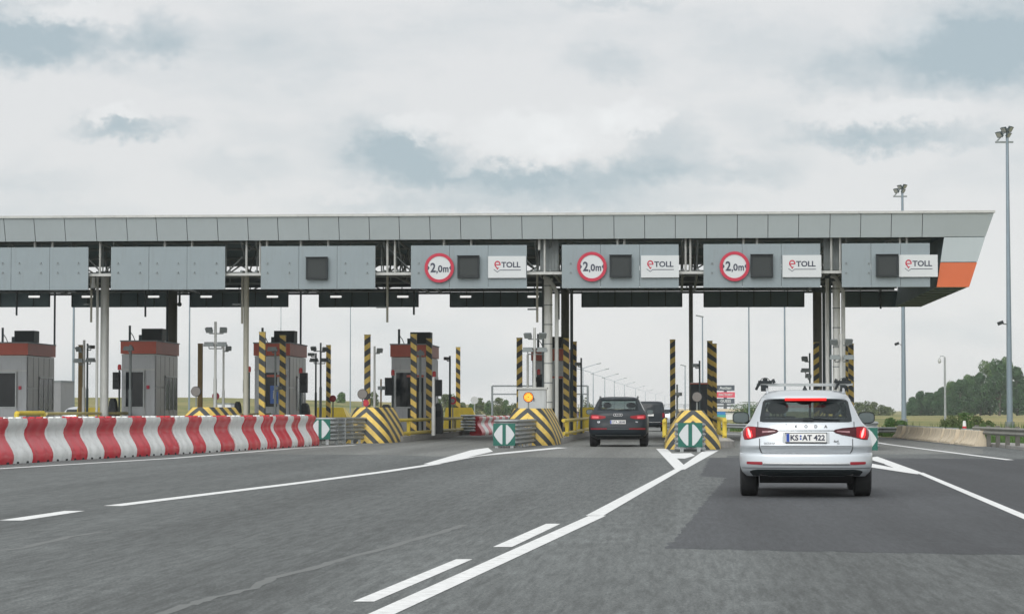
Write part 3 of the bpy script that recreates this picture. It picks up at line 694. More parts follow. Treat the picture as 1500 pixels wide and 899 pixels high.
# spotlight hung by the left column and a small camera
t = thing('dome_camera', 'white bell shaped camera hanging by the left round column', 'camera', tuple(P(137, 422, YC-.5)))
q = P(137, 422, YC-.5); b = MB(); b.tube((q.x, q.y, q.z), (q.x, q.y, q.z+.2), .12, .07, n=14); b.tube((q.x, q.y, q.z+.2), (q.x, q.y, q.z+.42), .07, n=12); b.build('hood', whitep, t)
b = MB(); b.ball(q, .085); b.build('lens', glassd, t)
q = P(263, 445, YR-1); t = thing('cable_box', 'small dark camera hanging right of the left rear column', 'camera', tuple(q))
b = MB(); b.tube(q, (q.x, q.y, q.z+.55), .05, n=8); b.ball((q.x, q.y, q.z-.02), .1); b.build('body', steel_dk, t)
b = MB(); b.tube((q.x, q.y, q.z+.55), (q.x, q.y, 6.6), .02, n=6); b.build('stem', steel, t)
# ------------------------------------------------------------------ islands
isl = []   # centre x, y start, y end, half width
specs = [(-27.0, 84, 116, 'leftmost kerbed island under the booth at the picture edge'), (-21.6, 84, 116, 'kerbed island under the second booth from the left'), (-16.15, 83.5, 116, 'kerbed island under the third booth from the left'),
         (-11.15, 87, 116, 'kerbed island under the fourth booth from the left'), (-5.1, 82.5, 115, 'kerbed island left of the black cars'), (.75, 75, 112, 'kerbed island between the black cars and the white estate'),
         (6.6, 92, 112, 'kerbed island right of the white estate car')]
for x, y0, y1, lab in specs:
    b = MB(); hw = 1.12
    def capsule(h, n=8):
        p = []
        for k in range(n+1): a = math.pi+math.pi*k/n; p.append((x+h*math.cos(a), y0+h+h*math.sin(a)))
        for k in range(n+1): a = math.pi*k/n; p.append((x+h*math.cos(a), y1-h+h*math.sin(a)))
        return p
    t = thing('island', lab, 'traffic island', (x, (y0+y1)/2, 0), 0, 'kerbed islands between the toll lanes')
    b.prism(capsule(hw), lambda a, c, q: (a, c, q), -.05, .2); b.build('kerb', kerbm, t, smooth=0)
    b = MB(); b.prism(capsule(hw-.15), lambda a, c, q: (a, c, q), .2, .206); b.build('paving', conc, t, smooth=0)

# striped concrete noses
nose_mat = stripes('nose_stripes', .30, 1.02, 1.0, .46, kabs=True, off=.30)
nose_mat2 = stripes('nose_stripes_far', .30, 1.02, 1.0, .46, kabs=True, off=.05)
def nose(x, y, L, hw, h, top, label, mat=nose_mat):
    t = thing('striped_nose', label, 'crash nose', (x, y, 0), 0, 'yellow and black noses of the islands')
    rings = []; n = 28; lv = 14
    for j in range(lv+1):
        u = j/lv; z = h*math.sin(u*math.pi/2)**.92 if u < 1 else h
        k = 1-(1-top/hw)*(z/h)**1.7
        w_ = hw*k; lean = .55*(1-k)*1.6
        ring = []
        for i in range(n+1):                       # front half: rounded
            a = math.pi+math.pi*i/n
            ex_ = 2/3.0
            cx = math.copysign(abs(math.cos(a))**ex_, math.cos(a)); sy = math.copysign(abs(math.sin(a))**ex_, math.sin(a))
            ring.append((w_*cx*.94, 1.0+lean+1.0*sy*(.55+.45*k), z))
        ring.append((w_, L, z)); ring.append((-w_, L, z)); rings.append(ring)
    b = MB(); b.rings(rings); b.build('body', mat, t, local=True, smooth=50)
    return t
nose(.52, 71.6, 4.6, .90, 1.17, .36, 'striped concrete nose behind the green sign in front of the dark kiosk')
nose(-4.98, 79.2, 6.0, .98, 1.24, .52, 'striped concrete nose with the lit amber lamp')
nose(-11.1, 84.2, 4.6, .92, 1.28, .5, 'striped concrete nose at the right end of the barrier row')
nose(-16.35, 80, 5.0, .98, 1.28, .42, 'striped concrete nose peeping over the red and white barrier', nose_mat2)
nose(5.3, 76.5, 4.0, .86, 1.15, .36, 'striped concrete nose hidden behind the white estate car')
# rear yellow noses
def rear_nose(x, y, label):
    t = thing('yellow_block', label, 'crash nose', (x, y, .2), 0, 'plain yellow blocks at the island ends')
    b = MB(); b.add([(-.85, -.1, 0), (.95, -.1, 0), (.95, 2.6, 0), (-.85, 2.6, 0), (-.7, 0, 1.1), (.55, 0, 1.1), (.4, 1.6, 1.1), (-.6, 1.6, 1.1)],
              [(0, 3, 2, 1), (4, 5, 6, 7), (0, 1, 5, 4), (1, 2, 6, 5), (2, 3, 7, 6), (3, 0, 4, 7)]); b.build('block', yellow, t, local=True, smooth=0)
rear_nose(PX(675, 113), 112.8, 'plain yellow block right of the fourth booth')
rear_nose(PX(487, 113), 112.8, 'plain yellow block behind the last barrier segment')
rear_nose(PX(136, 113), 112.8, 'plain yellow block left of the left round column')
rear_nose(PX(872, 112), 111.5, 'plain yellow block left of the black suv')

# green nose signs and stacked rails
def nose_sign(px, ybot, label, Y, dx=0):
    s = F/Y; x = PX(px, Y); h = .345; z = P(px, ybot, Y).z
    t = thing('nose_sign', label, 'road sign', (x, Y, 0), 0, 'green and white divider signs')
    b = MB(); b.box(-h, h, 0, .03, z, z+2*h); b.build('plate', green, t, local=True, smooth=0)
    fn = lambda u, v, q: (u, -q, z+h+v)
    for sg in (-1, 1):
        b = MB(); b.prism([(sg*.055, .30), (sg*.10, .30), (sg*.19, .21), (sg*.29, .07), (sg*.325, 0), (sg*.29, -.07), (sg*.19, -.21), (sg*.10, -.30), (sg*.055, -.30)], fn, .001, .006); b.build('arrow', signw, t, local=True, smooth=0)
    b = MB()
    for sx in (-.24, .24): b.box(sx-.05, sx+.05, .035, .11, 0, z+2*h-.04)
    b.each('bracket', galv, t, local=True, smooth=0)
    b = MB(); b.box(-.33, .33, .03, .06, z+.03, z+2*h-.03); b.build('backing', steel, t, local=True, smooth=0)
WB = [(0, 0), (.03, .016), (.052, .056), (.03, .092), (0, .116), (0, .136), (.03, .16), (.052, .196), (.03, .232), (0, .248)]
def rail_strip(b, pts, z0, thick=.012):
    """one corrugated rail along a plan path, bulging to the path's right"""
    pts = [Vector((p[0], p[1], 0)) for p in pts]; rings = []
    for i, p in enumerate(pts):
        d = (pts[min(i+1, len(pts)-1)]-pts[max(i-1, 0)]).normalized(); n = Vector((d.y, -d.x, 0))
        o = [(p+n*(u)) for u, v in WB]; q = [(p+n*(u-thick)) for u, v in reversed(WB)]
        zs = [v for u, v in WB]; rings.append([(a.x, a.y, z0+v) for a, v in zip(o, zs)]+[(a.x, a.y, z0+v) for a, v in zip(q, reversed(zs))])
    b.rings(rings)
def rail_stack(x, y0, y1, hw, zt_, label, x2=None):
    x2 = x if x2 is None else x2
    t = thing('rail_stack', label, 'guardrail', (x, y0, 0), 0, 'stacked rails behind the divider signs')
    for k in range(3):
        b = MB(); r_ = hw-.08; path = [(x2-x-hw, y1-y0), (-hw, r_+.6)]
        for a in range(0, 7): an = math.pi+math.pi*a/6*1.0; path.append((hw*math.cos(an), r_+.02+r_*math.sin(an)))
        path += [(hw, r_+.6), (x2-x+hw, y1-y0)]
        rail_strip(b, path, zt_-.27*(k+1)+.01); b.build('rail', galv, t, local=True, smooth=40)
    b = MB(); yy = .6
    while yy < y1-y0:
        f_ = (x2-x)*yy/(y1-y0)
        for s in (-1, 1): b.box(f_+s*(hw-.07)-.04, f_+s*(hw-.07)+.04, yy-.04, yy+.04, 0, zt_-.05)
        yy += .95
    b.each('post', galv, t, local=True, smooth=0)
nose_sign(1011, 654.5, 'green divider sign in front of the dark kiosk island', 67.5)
rail_stack(PX(1011, 67.7), 67.75, 72.3, .40, .82, 'stacked rails behind the green sign before the dark kiosk')
nose_sign(738.5, 652.3, 'green divider sign just right of the red and white barriers, amber lamp above', 74)
rail_stack(PX(741, 74.2), 74.25, 80.6, .36, .90, 'stacked rails between green sign and amber lamp nose', PX(774, 80.6))
nose_sign(469, 643, 'green divider sign half hidden by the last barrier segment', 80.2)
rail_stack(PX(474, 80.4), 80.45, 85.0, .36, .94, 'stacked rails at the right end of the barrier row', PX(527, 85.0))
nose_sign(1268, 660.5, 'green divider sign half hidden by the white estate car', 70.5)
rail_stack(PX(1268, 70.7), 70.75, 77, .36, .86, 'stacked rails hidden behind the white estate car')

# warning lamps on the noses
def nose_lamp(px, py, Y, lit_, zb, label):
    c = P(px, py, Y); t = thing('warning_lamp', label, 'warning lamp', (c.x, Y, zb), 0, 'round warning lamps on the noses')
    r_ = 7.6/F*Y
    b = MB(); b.tube((c.x, Y+.05, zb), (c.x, Y+.05, c.z-r_), .025, n=8); b.build('stalk', steel, t)
    b = MB(); b.tube((c.x, Y, c.z), (c.x, Y+.09, c.z), r_, n=24); b.build('housing', black, t)
    b = MB(); b.tube((c.x, Y-.02, c.z), (c.x, Y-.002, c.z), r_*.9, n=24); b.build('lens', amber if lit_ else lens_grey, t)
    if lit_:
        b = MB()
        for i in range(-3, 4):
            for j in range(-3, 4):
                if i*i+j*j <= 10 and (i or j): b.tube((c.x+i*r_*.22, Y-.03, c.z+j*r_*.22), (c.x+i*r_*.22, Y-.021, c.z+j*r_*.22), r_*.085, n=6)
        b.build('light_dots', amber2, t)
nose_lamp(774, 581.5, 81.5, True, 1.2, 'lit amber warning lamp in front of the white cabinet')
nose_lamp(1021, 581, 73.8, False, 1.1, 'unlit round warning lamp in front of the dark kiosk')
nose_lamp(531, 577, 86, False, 1.2, 'unlit round warning lamp at the right end of the barriers')
nose_lamp(287, 573, 82, False, 1.2, 'unlit round warning lamp above the middle of the barrier row')

# striped posts
pm = {1: stripes('post_stripes_right', 0, .72, 1, .455), -1: stripes('post_stripes_left', 0, -.72, 1, .455)}
posts = [(384, 487, 92, 1, 'striped post, left one of the pair at the third booth'), (414, 492, 96, 1, 'striped post, right one of the pair at the third booth'),
         (481, 506, 110, 1, 'dull striped post by the camera masts above the last barrier segment'), (538, 491, 95, -1, 'striped post standing alone right behind the unlit lamp, left of fourth booth'),
         (606, 490, 94.5, 1, 'tallest striped post covering the fourth booth'), (628.5, 496.5, 99, 1, 'striped post at the right edge of the fourth booth'),
         (671, 509, 113.5, 1, 'dull striped post in front of the plain yellow block'), (761, 495.5, 98, -1, 'striped post left of the twin floodlight mast and white cabinet'),
         (829.5, 496, 98, 1, 'striped post against the dark booth, left one of two'), (841, 501, 104, 1, 'striped post left of the black suv'),
         (985.5, 498, 101, -1, 'striped post just right of the black van'), (1040, 500, 103, 1, 'striped post right of the dark kiosk'),
         (1046.5, 504, 109, 1, 'narrow striped post tucked behind the one right of the kiosk'), (1196, 502, 102, -1, 'striped post behind the left half of the estate roof rack'),
         (1240.5, 504, 108, 1, 'narrow striped post partly hidden above the right end of the estate roof'), (1247, 504, 104, 1, 'striped post above the right end of the estate roof')]
for px, yt, Y, dr, lab in posts:
    x = PX(px, Y); z = P(px, yt, Y).z; hw = .115 if yt < 505 else .10
    t = thing('striped_post', lab, 'bollard post', (x, Y, .2), 0, 'tall yellow and black posts on the islands')
    b = MB(); b.box(-hw, hw, -hw, hw, 0, z-.2); b.build('post', pm[dr], t, local=True, smooth=0)
    b = MB(); b.box(-hw-.01, hw+.01, -hw-.01, hw+.01, z-.198, z-.17); b.build('cap', yellow_dull, t, local=True, smooth=0)
    b = MB(); b.box(-hw-.08, hw+.08, -hw-.08, hw+.08, 0, .03); b.build('foot_plate', steel, t, local=True, smooth=0)
for px, yt, Y, lab in ((118, 506, 97, 'plain brown post at the left camera mast'), (293, 504, 97, 'plain brown post behind the unlit lamp over the barriers')):
    x = PX(px, Y); z = P(px, yt, Y).z; b = MB(); b.box(x-.09, x+.09, Y-.09, Y+.09, .2, z); b.box(x-.1, x+.1, Y-.1, Y+.1, z, z+.03)
    tag(b.build('brown_post', brown, smooth=0), lab, 'post')

# toll booths
bl_n = ['toll booth cut by the left picture edge', 'toll booth right of the left round column', 'toll booth behind two striped posts with a blue screen', 'toll booth behind the tallest striped posts, mid picture', 'toll booth behind the white segmented column and white cabinet']
bspec = [(-11, 39, 502.5, 99, 0), (177, 227, 500, 96.5, 0), (372, 423.5, 503, 98, 1), (572.5, 626, 505, 99, 2), (779, 829, 511, 103, 2)]
for i, (a, c, yt, Y, var_) in enumerate(bspec):
    x0, x1 = PX(a, Y), PX(c, Y); H = P((a+c)/2, yt, Y).z; L = 4.5; W_ = x1-x0
    t = thing('toll_booth', 'grey and red '+bl_n[i], 'toll booth', ((x0+x1)/2, Y, .2), 0, 'toll booths on the islands')
    hw = W_/2; z0 = 0; Hh = H-.2
    b = MB(); b.box(-hw+.02, hw-.02, .03, L, 0, Hh-.52)
    b.build('wall', boothg, t, local=True, smooth=0)
    b = MB(); b.box(-hw-.03, hw+.03, 0, L+.04, Hh-.5, Hh); b.build('red_band', boothr, t, local=True, smooth=0)
    b = MB(); b.box(-hw-.05, hw+.05, -.03, L+.08, Hh+.002, Hh+.05); b.build('roof_cap', steel, t, local=True, smooth=0)
    # side cladding: glass and panels on the lane side
    b = MB(); n = 5
    for k in range(n): b.box(hw-.018, hw+.012, .12+k*(L-.2)/n, .06+(k+1)*(L-.2)/n, 1.95, Hh-.58)
    for k in range(n): b.box(hw-.018, hw+.012, .12+k*(L-.2)/n, .06+(k+1)*(L-.2)/n, .1, 1.88)
    b.each('side_panel', boothd, t, local=True, smooth=0)
    b = MB(); b.box(hw+.013, hw+.03, 1.9, 4.1, 1.0, 2.35); 
    b.build('side_window', glassd, t, local=True, smooth=0)
    b = MB()
    for q in (1.86, 2.6, 3.35, 4.1): b.box(hw+.013, hw+.05, q, q+.05, .95, 2.4)
    b.box(hw+.013, hw+.05, 1.86, 4.15, 2.36, 2.42); b.each('window_frame', galv, t, local=True, smooth=0)
    # front: fascia strip, window
    b = MB(); b.box(-hw+.01, hw-.01, .002, .028, 2.62, 2.68); b.box(-hw+.01, hw-.01, .002, .028, Hh-.58, Hh-.53); b.each('front_trim', steel_lt, t, local=True, smooth=0)
    wl, wr = (-hw+.2, hw-.5) if var_ != 2 else (-hw+.22, -hw+.9)
    f_ = MB()
    for a_, b_, c_, d_ in ((wl-.07, wl, 1.12, 2.55), (wr, wr+.07, 1.12, 2.55), (wl-.07, wr+.07, 2.55, 2.61), (wl-.07, wr+.07, 1.06, 1.12)): f_.box(a_, b_, -.02, .028, c_, d_)
    f_.build('window_frame', galv, t, local=True, smooth=0)
    b = MB(); b.box(wl, wr, -.006, .027, 1.12, 2.55); b.build('front_window', glassd, t, local=True, smooth=0)
    if var_ == 0:
        b = MB(); b.box(hw-.36, hw-.24, -.012, .026, 1.85, 2.0); b.build('red_notice', signr, t, local=True, smooth=0)
        b = MB(); b.box(wl-.1, wl-.02, -.012, .0, .05, .95); b.box(wr+.05, wr+.08, -.02, .0, .02, 2.6); b.build('door_trim', steel_lt, t, local=True, smooth=0)
    if var_ == 1:
        b = MB(); b.box(-.2, .62, -.03, .027, 2.36, 2.45); b.build('red_lintel', boothr, t, local=True, smooth=0)
        b = MB(); b.box(-.05, .28, -.07, -.03, 1.25, 2.0); b.build('blue_screen', M('screen_blue', (.03, .12, .42), .3), t, local=True, smooth=0)
        b = MB(); b.text('i', lambda u, v, q: (u+.11, -.07-q, 1.62+v), .5, .03, thick=.004); b.build('screen_symbol', signw, t, local=True, smooth=0)
    if var_ == 2:
        b = MB(); b.box(-.1, .62, -.03, .027, 2.36, 2.45); b.build('red_lintel', boothr, t, local=True, smooth=0)
        b = MB(); b.box(-.06, .6, -.012, .026, .05, 2.34); b.build('doorway', black, t, local=True, smooth=0)
    # roof unit and aerial
    b = MB(); b.box(-.05+.0, .82, .8, 1.6, Hh+.055, Hh+.56); b.box(-.18, -.05, .85, 1.3, Hh+.055, Hh+.3); b.build('roof_unit', steel_dk, t, local=True, smooth=0)
    b = MB(); b.box(-.02, .80, .78, .798, Hh+.08, Hh+.53); b.build('roof_unit_screen', black, t, local=True, smooth=0)
    b = MB(); b.tube((-.5, .6, Hh+.05), (-.5, .6, Hh+.68), .05, n=8); b.path([(-.47, .6, Hh+.4), (-.36, .6, Hh+.25), (-.28, .6, Hh+.06)], .018, 6); b.build('aerial', steel_dk, t, local=True)

# dark kiosk on the middle island
c = P(1024, 561, 97); t = thing('dark_kiosk', 'dark cabinet with a red edged top between the striped posts', 'kiosk', (c.x, 97, .2))
b = MB(); b.box(-.33, .33, 0, 1.2, 0, c.z-.24); b.build('body', black, t, local=True, smooth=0)
b = MB(); b.box(-.36, .36, -.03, 1.22, c.z-.238, c.z-.20); b.build('red_edge', boothr, t, local=True, smooth=0)
b = MB(); b.box(-.34, .34, 0, 1.2, c.z-.198, c.z-.17); b.build('top', steel_lt, t, local=True, smooth=0)
b = MB(); b.box(-.28, .28, -.012, -.001, .7, 1.5); b.build('screen', glassd, t, local=True, smooth=0)
# white cabinet
p0, p1 = P(759, 600, 86), P(799.5, 567, 86)
t = thing('white_cabinet', 'white metal cabinet behind the lit amber lamp', 'cabinet', ((p0.x+p1.x)/2, 86, .2))
b = MB(); b.box(p0.x, p1.x, 86, 86.6, .2, p1.z-.07); b.build('body', M('cabinet_white', (.40, .42, .42), .5, 0, .06, 2, dirt=.3), t, smooth=0)
b = MB(); b.box(p0.x-.05, p1.x+.05, 85.94, 86.66, p1.z-.068, p1.z); b.build('roof', steel_lt, t, smooth=0)
b = MB(); b.box(p0.x+.04, p0.x+.5, 85.985, 85.998, .4, p1.z-.12); b.box(p0.x+.52, p1.x-.04, 85.985, 85.998, .4, p1.z-.12); b.each('door', MATS['cabinet_white'], t, smooth=0)
b = MB(); b.box(p0.x+.56, p0.x+.59, 85.96, 85.984, 1.5, 1.62); b.build('handle', black, t, smooth=0)

# yellow guard rails
def rail(pts, r, label, zs=(.82,), postsY=(), mat=yellow, x=None):
    t = thing('yellow_rail', label, 'guard rail', (pts[0][0], pts[0][1], .2), 0, 'yellow tube rails along the islands')
    for z in zs:
        b = MB(); b.path([(p[0], p[1], z) for p in pts], r, 10); b.build('tube', mat, t)
    for (px_, py_) in postsY:
        b = MB(); b.tube((px_, py_, .2), (px_, py_, max(zs)), r*1.05, n=10); b.build('post', mat, t)
x = -10.55+.35
rail([(PX(575, 88), 88), (x, 90.2), (-10.15, 98.5)], .068, 'yellow tube rail in front of the fourth booth', (.80, .30), ((x, 90.2), (-10.15, 98.4)))
rail([(-10.1, 100), (-9.95, 106), (-9.8, 113)], .068, 'weathered yellow tube rail before the plain yellow block', (.80, .30), ((-10.1, 100), (-9.95, 106.5), (-9.8, 113)), yellow_dull)
rail([(-4.1, 86.5), (-4.05, 92), (-4.0, 108)], .068, 'yellow tube rail left of the black suv', (.80, .32), ((-4.08, 89), (-4.04, 95), (-4.0, 102)))
rail([(1.72, 84), (1.72, 90), (1.72, 106)], .075, 'yellow tube rail left of the white estate car', (.84, .34), ((1.72, 84.3), (1.72, 95)))
rail([(-.42, 86), (-.42, 92), (-.42, 104)], .068, 'yellow tube rail behind the black van side of the kiosk island', (.80, .32), ((-.42, 86.2), (-.42, 95)))
x = -22.45
rail([(x, 79.6), (x+.02, 80), (x, 83)], .085, 'thick bright yellow tube rail above the left barriers', (1.07,), ((x, 79.6), (x, 83)))
rail([(x, 83.4), (x, 100)], .06, 'long dull yellow tube rail behind the left barriers', (1.05,), ((x, 92), (x, 100)), yellow_dull)
rail([(-16.9, 88), (-16.9, 100)], .06, 'dull yellow rail between left column and barriers', (1.0,), ((-16.9, 89), (-16.9, 99)), yellow_dull)

# signals with red lamps beside the booths
def signal(px0, px1, y0, y1, lx, ly, Y, label, pole=True):
    a, c = P(px0, y1, Y), P(px1, y0, Y); xm = (a.x+c.x)/2; l_ = P(lx, ly, Y)
    t = thing('lane_signal', label, 'signal', (l_.x, Y, .2), 0, 'dark lane signals with red lamps')
    b = MB(); b.box(a.x, c.x, Y-.2, Y+.1, a.z, c.z); b.box(a.x+.03, c.x-.03, Y-.28, Y-.201, c.z-.12, c.z-.08); b.box(a.x+.03, c.x-.03, Y-.28, Y-.201, (a.z+c.z)/2, (a.z+c.z)/2+.04); b.build('housing', black, t, smooth=0)
    b = MB(); b.tube((l_.x, Y, l_.z-.1), (l_.x, Y, l_.z+.06), .075, n=12); b.ball((l_.x, Y, l_.z+.06), .075, 12, 6); b.build('red_lamp', lampred, t)
    b = MB(); b.tube((l_.x, Y, .2), (l_.x, Y, l_.z-.11), .04, n=8); b.build('pole', steel_dk, t)
    b = MB(); b.box(min(xm, l_.x), max(xm, l_.x)+.01, Y-.04, Y+.04, a.z+.1, a.z+.16); b.build('bracket', steel, t, smooth=0)
signal(166.5, 176, 545, 570, 175, 538, 95.5, 'dark lane signal left of the second booth')
signal(440, 450.5, 546, 575, 440.5, 543, 97, 'dark lane signal right of the third booth')
signal(357, 362, 556, 575, 365, 541, 94, 'slim dark lane signal left of the third booth')
signal(564.5, 575.5, 553, 579, 575.5, 546, 97.5, 'dark lane signal left of the fourth booth')
signal(638, 647.5, 556, 580, 636, 548, 97, 'dark lane signal right of the fourth booth')
signal(785, 796, 552, 575, 789, 545, 99, 'dark lane signal left of the middle white column')
signal(1210, 1216, 552, 568, 1215.5, 556, 99, 'dark lane signal behind the estate roof rack')
def machine(px, y0, wpx, Y, label):
    c = P(px, y0, Y); r_ = wpx/F*Y/2
    t = thing('ticket_machine', label, 'machine', (c.x, Y, .2), 0, 'dark machines beside the booths')
    b = MB(); h = c.z-.2
    b.prism([(-r_, 0), (r_, 0), (r_, h*.72), (r_*.7, h*.92), (r_*.3, h), (-r_*.4, h), (-r_*.8, h*.9), (-r_, h*.7)], lambda u, v, q: (u, q, v), 0, .45); b.build('body', black, t, local=True, smooth=0)
    b = MB(); b.box(-r_*.6, r_*.6, -.015, -.001, h*.55, h*.75); b.build('screen', glassd, t, local=True, smooth=0)
machine(164, 583, 11, 95, 'dark machine left of the second booth')
machine(446, 590, 13, 97, 'dark machine right of the third booth')
machine(642, 590, 12, 97.5, 'dark machine right of the fourth booth')
machine(565, 592, 17, 93, 'dark machine left of the fourth booth')
machine(347, 588, 9, 96, 'dark machine left of the slim beige column')

# floodlight and camera masts
def flood(b, c, s, sx):
    """a small square floodlight head tilted down"""
    ax = Vector((1, 0, 0)); n = Vector((.25*sx, -.8, -.55)).normalized(); ax = Vector((0, 0, 1)).cross(n).normalized(); az_ = n.cross(ax)
    b.obox(c, (s, s*.72, s*.35), ax, az_, n); b.obox(Vector(c)+n*s*.18, (s*1.12, s*.84, s*.05), ax, az_, n)
def mast(px, ytop, wpx, Y, heads, label, mat=steel_lt, s=.22, zb=.2):
    x = PX(px, Y); z = P(px, ytop, Y).z; r_ = wpx/F*Y/2
    t = thing('floodlight_mast', label, 'mast', (x, Y, zb), 0, 'small masts with floodlights or cameras')
    b = MB(); b.tube((x, Y, zb), (x, Y, zb+(z-zb)*.5), r_*1.15, n=12); b.tube((x, Y, zb+(z-zb)*.5), (x, Y, z), r_*.85, n=12); b.build('pole', mat, t)
    for hx, hy, kind in heads:
        c = P(hx, hy, Y-.05); b = MB()
        if kind == 'f': flood(b, c, s, 1 if hx > px else -1)
        elif kind == 'c': b.obox(c, (.14, .38, .14), Vector((.9, -.4, 0)).normalized(), Vector((.4, .9, 0)).normalized(), Vector((0, 0, 1))); b.tube(c, c+Vector((0, -.22, 0)), .055, n=10)
        elif kind == 'w': b.box(c.x-.2, c.x+.2, c.y-.12, c.y+.12, c.z-.06, c.z+.03); b.box(c.x-.17, c.x+.17, c.y-.1, c.y+.1, c.z+.03, c.z+.11)
        b.build('floodlight' if kind != 'c' else 'camera', steel if kind != 'w' else steel, t, smooth=0)
        b = MB(); b.tube((x, Y, c.z-s*.55), (c.x, Y-.03, c.z-s*.55), .022, n=6); b.tube((c.x, Y-.03, c.z-s*.55), (c.x, Y-.03, c.z-s*.2), .02, n=6); b.build('arm', steel, t)
mast(315, 471, 4.6, 91, [(306.5, 483, 'f'), (327, 483, 'f'), (306, 505, 'w'), (325, 505, 'w')], 'floodlight mast with four heads left of the slim beige column', s=.26)
mast(327, 507, 3.6, 93, [(334.5, 510, 'f')], 'shorter mast right beside the four headed floodlight mast')
mast(783, 480, 4.8, 88, [(773.5, 491, 'f'), (794.5, 491, 'f'), (773, 513, 'w'), (794, 513, 'w')], 'floodlight mast with four heads over the lit amber lamp', s=.26)
mast(773, 519, 4, 93, [], 'bare short mast behind the white cabinet')
mast(1232.5, 489, 7, 89, [(1222, 500.5, 'f'), (1243, 500, 'f'), (1223, 524, 'w'), (1243, 524, 'w')], 'floodlight mast with four heads above the estate roof', s=.26)
mast(1186.5, 517, 3, 100, [(1179, 525, 'f'), (1180, 543, 'w'), (1184, 551, 'c')], 'dark mast with one floodlight left of the right olive column', steel_dk, s=.24)
mast(548.5, 507, 3.6, 93, [(556, 513, 'f')], 'mast with one floodlight right of the lone striped post')
mast(558, 555, 2.8, 95, [(559, 568, 'c')], 'short reddish mast left of the fourth booth', brown)
mast(659, 521, 3.2, 105, [(655, 525, 'c')], 'dark camera mast left of the dull striped post', steel_dk, s=.2)
mast(469.5, 502, 3.4, 108, [(459.5, 510, 'f'), (476, 511, 'f'), (460, 528, 'w'), (476, 528, 'w')], 'dark floodlight mast left of the dull striped post near barrier end', steel, s=.24)
mast(462.5, 517, 3, 107, [(456, 519, 'c')], 'dark short mast left of the floodlight mast near barrier end', steel_dk, s=.2)
mast(122.5, 498, 4.4, 95, [(115.5, 511, 'f'), (115, 529, 'w')], 'pale camera mast left of the left round column', steel_lt, s=.24)
mast(127.5, 503, 3.4, 97, [(133, 508, 'c'), (132.5, 528, 'w')], 'dark camera mast left of the left round column', steel_dk, s=.24)
mast(1025, 528, 3, 96.5, [(1019, 535, 'c')], 'dark camera mast on top of the kiosk island', steel_dk, s=.2)
mast(190.5, 505, 4.5, 95, [(188, 511, 'w')], 'grey mast in front of the second booth', steel, s=.22)
mast(403, 508, 3.5, 95, [(399, 512, 'w'), (407, 568, 'c')], 'grey mast between the striped posts of the third booth', steel, s=.22)
mast(615.5, 512, 4, 96, [(614, 518, 'w')], 'grey mast between the striped posts of the fourth booth', steel, s=.22)
mast(635, 552, 5, 91, [], 'short pale mast right of the striped posts of the fourth booth', steel_lt)
mast(851.5, 524, 3, 101, [(847, 533, 'c')], 'dark mast left of the black suv roof', steel_dk, s=.2)
mast(992, 563, 3.2, 96, [(994, 577, 'c')], 'short grey mast between van and unlit lamp', steel, s=.2)
# small red round signs seen over the barriers
for px, py, Y, r_, lab in ((316, 580, 98, 5.5, 'small red round sign over the barrier row, left'), (487.5, 583.5, 107, 5, 'small red round sign right of the dull striped post'), (535.5, 590, 92, 5, 'small red and white sign behind the unlit lamp'), (663, 586.5, 112, 5.6, 'small red ringed sign by the camera mast')):
    c = P(px, py, Y); t = thing('round_sign', lab, 'sign', (c.x, Y, .2))
    b = MB(); b.tube((c.x, Y, c.z), (c.x, Y+.03, c.z), r_/F*Y, n=20); b.build('disc', signr, t)
    b = MB(); b.tube((c.x, Y-.01, c.z), (c.x, Y-.001, c.z), r_/F*Y*.55, n=16); b.build('centre', lampred if px != 663 else steel, t)
    b = MB(); b.tube((c.x, Y+.06, .2), (c.x, Y+.06, c.z), .03, n=6); b.build('post', steel, t)

# ------------------------------------------------------------------ red and white barriers
PROF = [(.275, 0), (.30, .09), (.30, .19), (.26, .30), (.18, .43), (.11, .54), (.08, .64), (.095, .74), (.15, .83), (.175, .92), (.15, 1.0)]
def barrier_mesh(L, ribs=2, hs=1.0, prof=PROF, amp=.018, n=20):
    b = MB(); rings = []
    for i in range(n+1):
        y = L*i/n; k = math.cos(2*math.pi*ribs*i/n); e = .02 if i in (0, n) else 0
        r_ = [(u-amp*(1-k)*.5*(1 if .05 < v < .95 else 0)-e, y, v*hs) for u, v in prof]
        rings.append(r_+[(-u, y_, v) for u, y_, v in reversed(r_)])
    b.rings(rings)
    return b
def barrier_proto(mat, L, label, group, hs=1.0, lugs=True, name='plastic_barrier'):
    t = thing(name, label, 'barrier', (0, 0, 0), 0, group)
    barrier_mesh(L, hs=hs).build('body', mat, t, local=True, smooth=50)
    if lugs:
        b = MB()
        for y in (.12, .5, .88): b.box(-.06, .06, L*y-.05, L*y+.05, 1.0*hs-.002, 1.03*hs)
        b.each('filler_cap', mat, t, local=True, smooth=0)
        b = MB(); b.box(.19, .279, L*.2, L*.32, .0, .045*hs); b.box(.19, .279, L*.68, L*.8, 0, .045*hs); b.each('foot_slot', rubber, t, local=True, smooth=0)
    return t
red_px = [(-84, -46), (-12, 20), (50, 79), (105, 130), (153, 178.5), (201, 221), (243, 265), (283.5, 302.5), (325.4, 347), (365.4, 382.8), (393.5, 405.8), (411, 428.2), (436.2, 445.8), (457.5, 469.5)]
base_px = [(-90, 687), (0, 680.5), (100, 674), (200, 668.5), (300, 662.8), (374, 658.2), (420, 655.4), (472, 652)]
def base_at(px):
    for (a, ya), (c, yc) in zip(base_px, base_px[1:]):
        if px <= c: return G(px, ya+(yc-ya)*(px-a)/(c-a))
    return G(px, base_px[-1][1])
grp = 'red and white barriers in a row along the road'
segs = []
